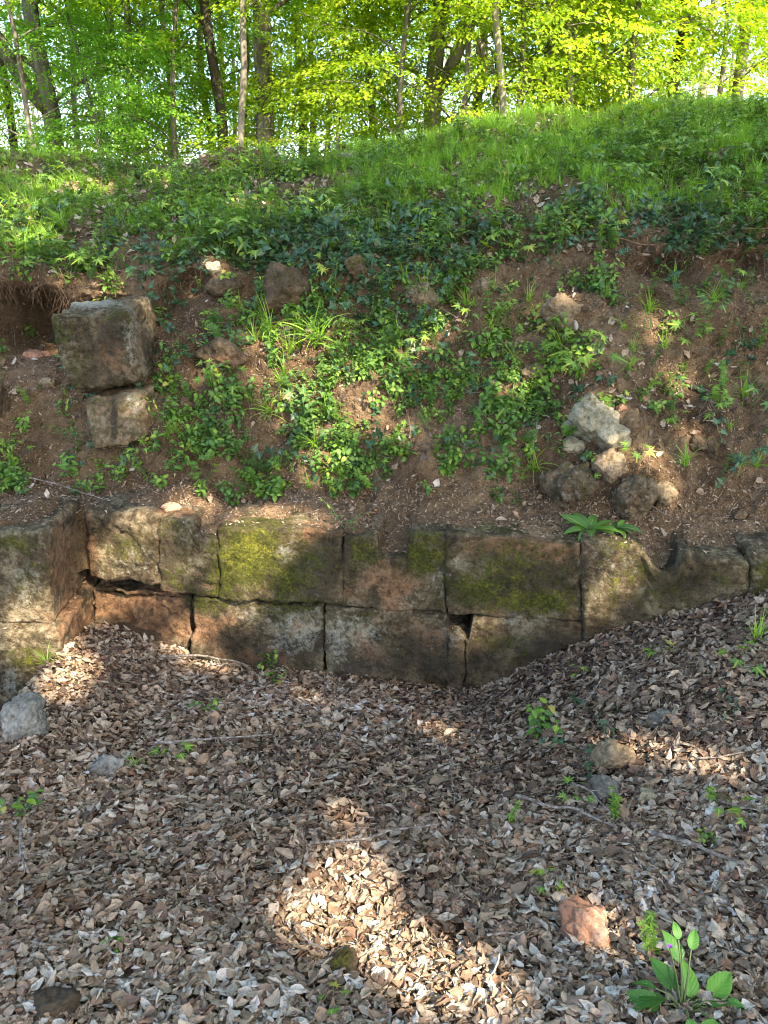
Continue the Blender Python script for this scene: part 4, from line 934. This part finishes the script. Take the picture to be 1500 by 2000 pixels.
stick([(320, 1440), (365, 1412), (392, 1398)], .003, "slanting twig left of centre near the tiny seedling")
stick([(955, 1860), (1000, 1848), (1040, 1842)], .003, "small twig left of the pink stone", forks=0)
stick([(1185, 1340), (1165, 1370), (1145, 1395)], .003, "bare twig at the ivy on the right slope", forks=3)
stick([(640, 1900), (600, 1870), (575, 1840)], .003, "thin twig beside the dark mossy stone", forks=0)
stick([(50, 938), (110, 958), (170, 975), (218, 992)], .0035, "long grey twig on the bank above the pier", 'bank', forks=0)
stick([(1195, 478), (1270, 486), (1350, 484), (1430, 476), (1500, 462)], .0045, "long bare root along the turf edge on the right", 'bank', "root", M_ROOT, "root", .05, 2)
for i, (pts, t) in enumerate([([(1100, 470), (1110, 520), (1102, 560)], "thin root hanging below the turf right of centre"), ([(1230, 480), (1262, 530), (1240, 570)], "thin root curling over bare soil on the right"), ([(1440, 470), (1420, 505), (1380, 530)], "root slanting down at the far right turf edge"),
          ([(355, 600), (380, 598), (400, 585), (402, 560)], "pale root looping under the turf left of centre"), ([(340, 630), (370, 628), (395, 605)], "lower pale root under the turf left of centre"), ([(540, 500), (560, 540), (530, 580)], "woody ivy stem left of the broad boulder"),
          ([(600, 520), (560, 560), (520, 575)], "woody ivy stem across the broad boulder"), ([(60, 560), (66, 600), (58, 640)], "root hanging in the dark hollow at the left"), ([(20, 570), (28, 620), (20, 670)], "root at the left end of the dark hollow"), ([(780, 780), (800, 830), (812, 870)], "dry stalk on bare soil right of the leafy patch"),
          ([(965, 640), (950, 600), (940, 570)], "dry stalk standing right of centre")]):
    stick(pts, .0028, t, 'bank', "root", M_ROOT, "root", .03, 2, .02)

A = Acc(); P, N_ = scatter_pts_bank(900, 1.0, 9.5); r = np.random.default_rng(15)
for k in range(len(P)):
    d = N_[k] * r.uniform(.0, .8) + np.array([r.normal(0, .7), -.1, r.normal(.1, .5)]); d *= r.uniform(.04, .16) / np.linalg.norm(d)
    V, Fs, T = tube(wander(P[k] + N_[k] * .004, P[k] + d + N_[k] * .012, 5, .012, 3000 + k), np.linspace(.0016, .0008, 5), 3, False); A.add(V, Fs, T)
V, Fs, T = A.arrays(); obj("dry_stalks", np_mesh("dry_stalks", V, Fs, M_TWIG, {'tint': T}), kind="stuff")
# fine rootlets under the turf edge
A = Acc(); r = np.random.default_rng(12)
for k in range(420):
    reg = r.choice(4, p=[.3, .25, .3, .15]); cx, wx, cy = [(60, 90, 560), (400, 90, 545), (1350, 170, 500), (900, 280, 520)][reg]
    p, n_, _ = surf_at(cx + r.uniform(-wx, wx), cy + r.uniform(-14, 26)); e = p + np.array([r.normal(0, .05), -r.uniform(.0, .07), -r.uniform(.04, .16)])
    A.add(*tube(wander(p + n_ * .01, e, 5, .02, 900 + k), np.linspace(.0018, .0006, 5), 3, False))
V, Fs, T = A.arrays(); obj("rootlets", np_mesh("rootlets", V, Fs, M_ROOT, {'tint': T}), kind="stuff")

# ------------------------------------------------------------------ trees of the wood
LEAF_T = (np.array([[0, 0, 0], [.5, .30, .05], [1, 0, -.04], [.5, -.30, .05]]), [np.array([[0, 1, 2], [0, 2, 3]])], np.array([[0, 0], [.5, 1], [1, 0], [.5, -1]]))
def spray(seed, n=76, L_=.9):
    """flat fan of leaves as on a beech twig"""
    r = np.random.default_rng(seed); A = Acc(); pos = []; M = []
    for k in range(n):
        t = r.random() ** .7; wd = (.12 + .5 * t * (1.15 - t)) * L_; y = r.uniform(-1, 1) * wd; x = t * L_
        pos.append((x, y, -.12 * t * t * L_ - .05 * abs(y) + r.normal(0, .03))); az = math.atan2(y, .4 * L_) * 1.1 + r.normal(0, .4)
        M.append(R3(0, 0, az) @ R3(r.normal(0, .45), r.normal(.25, .35), 0) * r.uniform(.048, .082))
    A.scatter(LEAF_T, np.array(M), np.array(pos), np.clip(r.normal(.5, .2, n), 0, 1)); return A.arrays()
SPRAYS = [spray(i) for i in range(6)]
def bezier(p0, p1, p2, n):
    t = np.linspace(0, 1, n)[:, None]; return p0 * (1 - t) ** 2 + 2 * p1 * t * (1 - t) + p2 * t * t
def tree_proto(seed, H=14., r0=.2, cr=3.2, z0=2.2, nlimb=16, nspray=280, lean=(0, 0), fork=False, cool=False, lowdense=True):
    r = np.random.default_rng(seed); W = Acc(); n = 14
    tr = wander((0, 0, -2.2), (lean[0], lean[1], H * .92), n, .22, seed); tr[0] = (0, 0, -2.2); rad = np.interp(np.linspace(0, 1, n), [0, .14, .3, 1], [r0 * 1.4, r0 * 1.08, r0 * .85, r0 * .15])
    W.add(*tube(tr, rad, 10, True, .10, seed)); tips = []
    def at(z): return np.array([np.interp(z, tr[:, 2], tr[:, k]) for k in range(3)])
    if fork:
        b = at(2.4); e = b + np.array([r.choice([-1, 1]) * 2.0, .5, H * .6]); c = bezier(b, b + np.array([e[0] - b[0], 0, 1.5]) * .6, e, 9); W.add(*tube(c, np.linspace(r0 * .7, r0 * .15, 9), 8, True, .1, seed + 1)); tips += list(c[4:])
    for k in range(nlimb):
        z = z0 + (H * .9 - z0) * ((k + r.random()) / nlimb) ** 1.1; b = at(z); az = k * 2.4 + r.normal(0, .4); Lb = cr * r.uniform(.6, 1.15) * (1 - .55 * ((z - z0) / (H - z0)) ** 1.6)
        d = np.array([math.cos(az), math.sin(az), 0]); e = b + d * Lb + np.array([0, 0, r.uniform(-.1, .9) * Lb * .5]); c = bezier(b, b + d * Lb * .45 + np.array([0, 0, Lb * .35]), e, 7)
        rb = r0 * r.uniform(.16, .32); W.add(*tube(c, np.linspace(rb, rb * .15, 7), 5, False))
        for t in range(2, 7): tips.append(c[t])
        for s in range(3):
            i = r.integers(2, 6); az2 = az + r.choice([-1, 1]) * r.uniform(.5, 1.2); e2 = c[i] + np.array([math.cos(az2), math.sin(az2), r.uniform(-.3, .4)]) * Lb * r.uniform(.25, .5)
            c2 = bezier(c[i], (c[i] + e2) / 2 + [0, 0, .12], e2, 5); W.add(*tube(c2, np.linspace(rb * .45, rb * .1, 5), 4, False)); tips += [c2[2], c2[3], c2[4]]
    tips = np.array(tips); C = Acc(); i = r.integers(0, len(tips), nspray); P = tips[i] + r.normal(0, .28, (nspray, 3)) * [1, 1, .6]
    ctr = np.array([np.interp(P[:, 2], tr[:, 2], tr[:, 0]), np.interp(P[:, 2], tr[:, 2], tr[:, 1])]).T; az = np.arctan2(P[:, 1] - ctr[:, 1], P[:, 0] - ctr[:, 0]) + r.normal(0, .6, nspray)
    M = rotmats(r.normal(0, .2, nspray), r.normal(.12, .22, nspray), az) * r.uniform(.7, 1.35, nspray)[:, None, None]; r1 = np.clip(r.normal(.5, .28, nspray), 0, 1); pk = r.integers(0, 6, nspray)
    for k in range(6): m = pk == k; C.scatter(SPRAYS[k], M[m], P[m], r1[m], keep=True)
    return W, C, tr
BARKS = [M_BARK, M_BARK_PALE, M_BARK_DARK]
TP = []
for i, kw in enumerate([dict(H=14, r0=.16, cr=3.4, fork=True), dict(H=13, r0=.10, cr=2.8, z0=1.8, lean=(.5, .2)), dict(H=15, r0=.16, cr=3.6, nspray=330, fork=True), dict(H=11, r0=.09, cr=2.2, z0=1.2, nspray=230, lean=(-.6, 0)), dict(H=9, r0=.07, cr=2.4, z0=.3, nspray=260, lean=(.9, .3), nlimb=18), dict(H=13, r0=.09, cr=2.6, z0=3.0, nspray=240, lean=(.8, 0)), dict(H=11, r0=.055, cr=3.0, z0=3.0, nspray=420, lean=(.4, 0))]):
    W, C, tr_ = tree_proto(200 + i, **kw); Vw, Fw, Tw = W.arrays(); Vc, Fcw, Tc = C.arrays()
    TP.append(dict(line=tr_, trunk=[np_mesh("trunk", Vw, Fw, b, {'tint': Tw}) for b in BARKS], crown=[np_mesh("crown", Vc, Fcw, m, {'tint': Tc}, False) for m in (M_CROWN, M_CROWN_COOL)]))
def tree(px, Y, proto, s, label, bark=0, cool=0, rz=0.0, group=None, name="beech_tree", dz=0.0):
    x = (px - 750) / F * (Y * math.cos(PITCH) + .3); z = 1.0 - .03 * (Y - 12) + (1.0 * sstep(-2, 6, x) if Y < 18 else .5) + dz
    ln = TP[proto]['line'] * s; c_, s_ = math.cos(rz), math.sin(rz); ln = np.stack([ln[:, 0] * c_ - ln[:, 1] * s_ + x, ln[:, 0] * s_ + ln[:, 1] * c_ + Y, ln[:, 2] + z], 1)
    qx, qy, qd = proj(ln); o_ = np.argsort(qy); x += (px - np.interp(265, qy[o_], qx[o_])) / F * np.interp(265, qy[o_], qd[o_])    # stand it so that its stem is where the photo has it
    e = thing(name, (x, Y, z), label, "tree", group, (0, 0, rz), s); obj("trunk", TP[proto]['trunk'][bark], e); obj("crown", TP[proto]['crown'][cool], e); return e
tree(105, 14, 0, 1.05, "stout grey tree trunk at the left, forking above the ridge", 0, 0, .3)
tree(25, 17, 1, 1.0, "leaning tree at the left edge of the wood", 2, 0, .5)
tree(150, 19, 5, .9, "slim tree just right of the stout left one", 0, 0, 2.0)
tree(205, 22, 1, .9, "straight thin grey tree behind the left ridge", 0, 0, 1.3)
tree(262, 15, 3, 1.0, "pale barked thin tree at the left third of the ridge", 1, 0, .9)
tree(435, 13, 5, 1.0, "dark crooked trunk left of the forked tree", 2, 0, 3.4)
tree(412, 18, 1, 1.0, "slender dark tree beside the crooked trunk", 2, 1, 2.2)
tree(518, 12.5, 2, .95, "thick forked tree standing in front of the blue gap", 0, 0, 1.8)
tree(592, 17, 3, 1.25, "leftmost of three thin trunks right of the forked tree", 0, 0, 4.0)
tree(612, 20, 1, 1.0, "middle one of three thin trunks right of the forked tree", 2, 0, .2)
tree(640, 24, 5, 1.0, "rightmost of three thin trunks right of the forked tree", 2, 1, 1.0)
tree(845, 13.5, 0, 1.0, "big tree half hidden in sunlit yellow foliage at the centre", 1, 0, 2.6)
tree(925, 16, 1, 1.0, "pale tree carrying dead bare branches", 1, 0, 5.0)
tree(1040, 13, 4, 1.1, "low bushy beech in full sun behind the ridge", 0, 0, 0)
tree(1140, 15, 4, 1.2, "yellow green beech right of the bushy sunlit one", 0, 0, 2)
tree(1295, 13.5, 5, 1.1, "dark straight trunk rising behind the right ridge", 2, 0, 4.2)
tree(1430, 14.5, 1, 1.1, "pale grey trunk near the right edge of the wood", 1, 1, 3.0)
tree(1520, 16, 2, 1.0, "broad tree cut by the right edge of the picture", 0, 1, .4)
tree(335, 16, 4, 1.25, "leafy young tree between the pale and the crooked trunks", 0, 1, 1.2)
tree(730, 15, 4, 1.2, "young beech with low branches right of the blue gap", 0, 0, 3.1)
tree(-80, 13, 2, 1.0, "tree whose branches reach in from the left edge", 0, 0, 2.4)
for i, (px, Y, p, sc) in enumerate([(900, 11.8, 4, .8), (1010, 11.5, 4, .85), (1120, 11.6, 4, .9), (1230, 12.2, 4, .8), (780, 11.8, 4, .8), (660, 12.5, 4, .62), (1400, 12.6, 4, .75), (190, 12.6, 4, .7), (60, 12.2, 4, .75), (340, 13, 4, .8), (480, 14.5, 4, .7), (970, 13.5, 4, 1.1), (1190, 13.8, 4, 1.1)]):
    tree(px, Y, p, sc, ["bushy sapling", "spreading sapling", "leafy young beech"][i % 3] + " at the wood edge, " + ["under the pale half hidden tree", "below the bleached bare branch", "right of the bleached bare branch", "left of the dark straight trunk", "between the blue gap and the centre tree", "low in front of the three thin trunks", "right of the dark straight trunk", "behind the left ridge", "at the far left edge", "left of the dark crooked trunk", "behind the crooked and the forked trunks", "rising over the lower saplings at the centre", "tallest one before the dark straight trunk"][i], 0, int(i in (7, 8, 9)), i * 1.3, "young beeches at the edge of the wood", "young_tree")
tree(470, 10.6, 6, .95, "tall near tree whose sunlit branches hang in at the top left of centre", 0, 0, 1.0)
tree(980, 10.8, 6, 1.0, "tall near tree whose yellow branches fill the top right of centre", 1, 0, 3.3)
tree(240, 13.5, 6, 1.0, "maple with cool green leaves at the upper left", 0, 1, 2.0)
r = np.random.default_rng(77); k = 0
for Y in (26, 36):
    for px in np.arange(-150, 1700, 210 if Y < 30 else 190):
        q = px + r.uniform(-60, 60)
        if (450 < q < 700 or 180 < q < 260) and Y > 21: continue
        p = [1, 5, 3, 0, 4, 1, 2][k % 7]; k += 1
        tree(q, Y + r.uniform(-2, 2), p, r.uniform(.85, 1.25), "slender tree deep inside the wood behind the first trunks", int(r.integers(0, 3)), int(r.random() < .35), r.uniform(0, 6.28), "trees deep in the wood", dz=-.6)
# dead branches on the pale tree
A = Acc(); b = atY(900., 40., 12.4)
for i, (x, y) in enumerate([(985, 215), (960, 205), (925, 190), (945, 150), (1000, 130)]):
    c = bezier(b, atY(950. + i * 4, 70. + 10 * i, 12.2), atY(float(x), float(y), 12.2), 9); A.add(*tube(c - b, np.linspace(.022, .006, 9), 5))
    for j in range(4):
        q = c[3 + j]; A.add(*tube(wander(q - b, q - b + np.array([r.normal(0, .2), r.normal(0, .1), -r.uniform(.1, .4)]), 4, .03, i * 9 + j), np.linspace(.010, .003, 4), 4))
V, Fs, T = A.arrays(); o = obj("dead_branch", np_mesh("dead_branch", V, Fs, M_BARK_PALE, {'tint': T}), label="bleached bare branch hanging in front of the sunlit foliage", category="branch"); o.location = b

# ------------------------------------------------------------------ unseen shade trees added behind the camera, leaf gaps cut for the sun patches
PATCH = [  # photo pixel centre, radius in pixels, surface
 (690, 1700, 55, 'g'), (720, 1770, 60, 'g'), (590, 1790, 45, 'g'), (740, 1880, 55, 'g'), (830, 1910, 55, 'g'), (920, 1900, 50, 'g'), (1150, 1810, 50, 'g'), (670, 1590, 22, 'g'), (640, 1740, 40, 'g'), (800, 1830, 40, 'g'),
 (1350, 1480, 30, 'g'), (1400, 1490, 22, 'g'), (1210, 1460, 25, 'g'), (160, 1300, 45, 'g'), (120, 1340, 45, 'g'), (360, 1275, 38, 'g'), (420, 1300, 26, 'g'), (850, 1420, 20, 'g'), (600, 1360, 20, 'g'),
 (240, 1100, 55, 'w'), (270, 1040, 40, 'w'), (200, 1120, 25, 'w'), (480, 1110, 50, 'w'), (460, 1060, 40, 'w'), (520, 1060, 40, 'w'), (560, 1030, 40, 'w'), (1190, 1140, 32, 'w'), (1215, 1100, 28, 'w'), (1165, 1185, 26, 'w'),
 (350, 1250, 25, 'w'), (390, 1210, 22, 'w'), (470, 1190, 25, 'w'), (75, 1300, 55, 'w'), (180, 1190, 26, 'w'), (935, 1235, 22, 'w'), (1215, 1065, 26, 'w'), (340, 1130, 20, 'w'),
 (380, 985, 40, 'b'), (520, 1010, 45, 'b'), (600, 1015, 35, 'b'), (700, 720, 40, 'b'), (640, 830, 35, 'b'), (650, 660, 28, 'b'), (170, 590, 60, 'b'), (270, 660, 22, 'b'), (1330, 745, 40, 'b'), (1270, 890, 22, 'b'), (1350, 840, 20, 'b'),
 (600, 720, 45, 'b'), (700, 800, 40, 'b'), (560, 680, 30, 'b'), (620, 900, 35, 'b'), (740, 760, 30, 'b'), (520, 740, 30, 'b'), (800, 700, 28, 'b'), (1000, 760, 24, 'b'), (860, 640, 24, 'b'), (180, 370, 40, 'b'), (90, 360, 40, 'b'), (480, 400, 35, 'b'), (620, 430, 30, 'b'), (1290, 640, 25, 'b'), (420, 520, 20, 'b'), (500, 660, 22, 'b'), (60, 470, 45, 'b'), (30, 420, 40, 'b'), (1160, 800, 30, 'b'), (640, 780, 30, 'b'), (560, 790, 25, 'b'), (1080, 600, 22, 'b'), (1180, 900, 20, 'b'), (270, 800, 22, 'b'), (400, 740, 22, 'b'), (1120, 710, 18, 'b'), (320, 340, 30, 'b'), (780, 850, 22, 'b'), (1300, 960, 18, 'b')]
pc = []; prd = []
for x, y, rd, s in PATCH:
    if s == 'w': q = on_wall(float(x), float(y)); dd = (q - EYE) @ FWD
    else: q, _, dd = surf_at(x, y, 'bank' if s == 'b' else 'ground')
    pc.append(q); prd.append((rd * dd / F) * (.70 if s == 'g' else 1.0))
pc = np.array(pc); prd = np.array(prd)
S = sun_dir; A1 = np.cross(S, [0, 0, 1.]); A1 /= np.linalg.norm(A1); A2 = np.cross(S, A1)
pc2 = np.stack([pc @ A1, pc @ A2], 1)
def lit_gap(P):
    q = np.stack([P @ A1, P @ A2], 1); m = np.zeros(len(P), bool); q = q + .055 * np.stack([vnoise(P * 5.5, 3), vnoise(P * 5.5, 8)], 1)
    for c, rr_ in zip(pc2, prd): m |= ((q - c) ** 2).sum(1) < (rr_ * 1.05 + .045) ** 2
    return m
def shade_tree(x, y, H, n, rx, ry, rz_, zc, label, seed, side):
    lat = np.array([S[1], -S[0], 0]) / math.hypot(S[0], S[1]) * side   # trunk set aside so its own shadow misses the view
    r = np.random.default_rng(seed); e = thing("beech_tree", (x, y, 0), label, "tree", "trees behind the photographer")  # out of view, added only as a shade caster
    W = Acc(); tr = bezier(lat + [0, 0, -.6], lat + [0, 0, zc * 1.05], lat * .12 + [0, 0, H], 12); W.add(*tube(tr, np.linspace(.24, .03, 12), 10, True, .1, seed))
    th = np.arccos(r.uniform(-1, 1, n)); ph = r.uniform(0, 6.283, n); rad = r.random(n) ** (1 / 3)
    P = np.stack([rx * rad * np.sin(th) * np.cos(ph), ry * rad * np.sin(th) * np.sin(ph), zc + rz_ * rad * np.cos(th)], 1)
    for k in range(16):
        t = P[r.integers(0, n)]; b = tr[8 + k % 4]; W.add(*tube(bezier(b, (b + t) / 2 + [0, 0, .3], t, 7), np.linspace(.025, .008, 7), 5, False))
    C = Acc(); M = rotmats(r.normal(0, .25, n), r.normal(.1, .25, n), r.uniform(0, 6.283, n)) * r.uniform(.9, 1.3, n)[:, None, None]; pk = r.integers(0, 6, n)
    for k in range(6): m = pk == k; C.scatter(SPRAYS[k], M[m], P[m], keep=True)
    V, Fs, T = C.arrays(); Fc = Fs[0]; cen = V[Fc].mean(1) + np.array([x, y, 0]); Fc = Fc[~lit_gap(cen)]  # leaves on the sun's way to a patch are cut out
    Vw, Fw, Tw = W.arrays(); obj("trunk", np_mesh("trunk", Vw, Fw, M_BARK, {'tint': Tw}), e); obj("crown", np_mesh("crown", V, Fc, M_CROWN, {'tint': T}, False), e)
# crowns are laid where their shade falls on the hollow, the bank and the ridge
def shade_pos(gx_, gy_, h): k = (h - .8) / S[2]; return gx_ + S[0] * k, gy_ + S[1] * k
for i, (gx_, gy_, h, n, rx, ry) in enumerate([(-1.6, 2.2, 8.0, 1900, 3.0, 3.2), (2.0, 2.2, 8.5, 1900, 3.0, 3.2), (-3.0, 6.4, 9., 1500, 3.4, 3.2), (3.0, 6.8, 9.5, 1600, 3.8, 3.4), (.3, 4.6, 10.5, 1500, 3.0, 3.0)]):
    sx, sy = shade_pos(gx_, gy_, h)
    shade_tree(sx, sy, h + 2, n, rx, ry, 1.8, h, ["tree close behind the viewer on the left, shading the leaf cover", "tree close behind the viewer on the right, shading the leaf cover", "tree shading the left part of the bank", "tree shading the right ridge", "tall tree shading the middle of the bank"][i], 500 + i, [4.5, -4.8, 5.2, -5.4, 6.5][i])
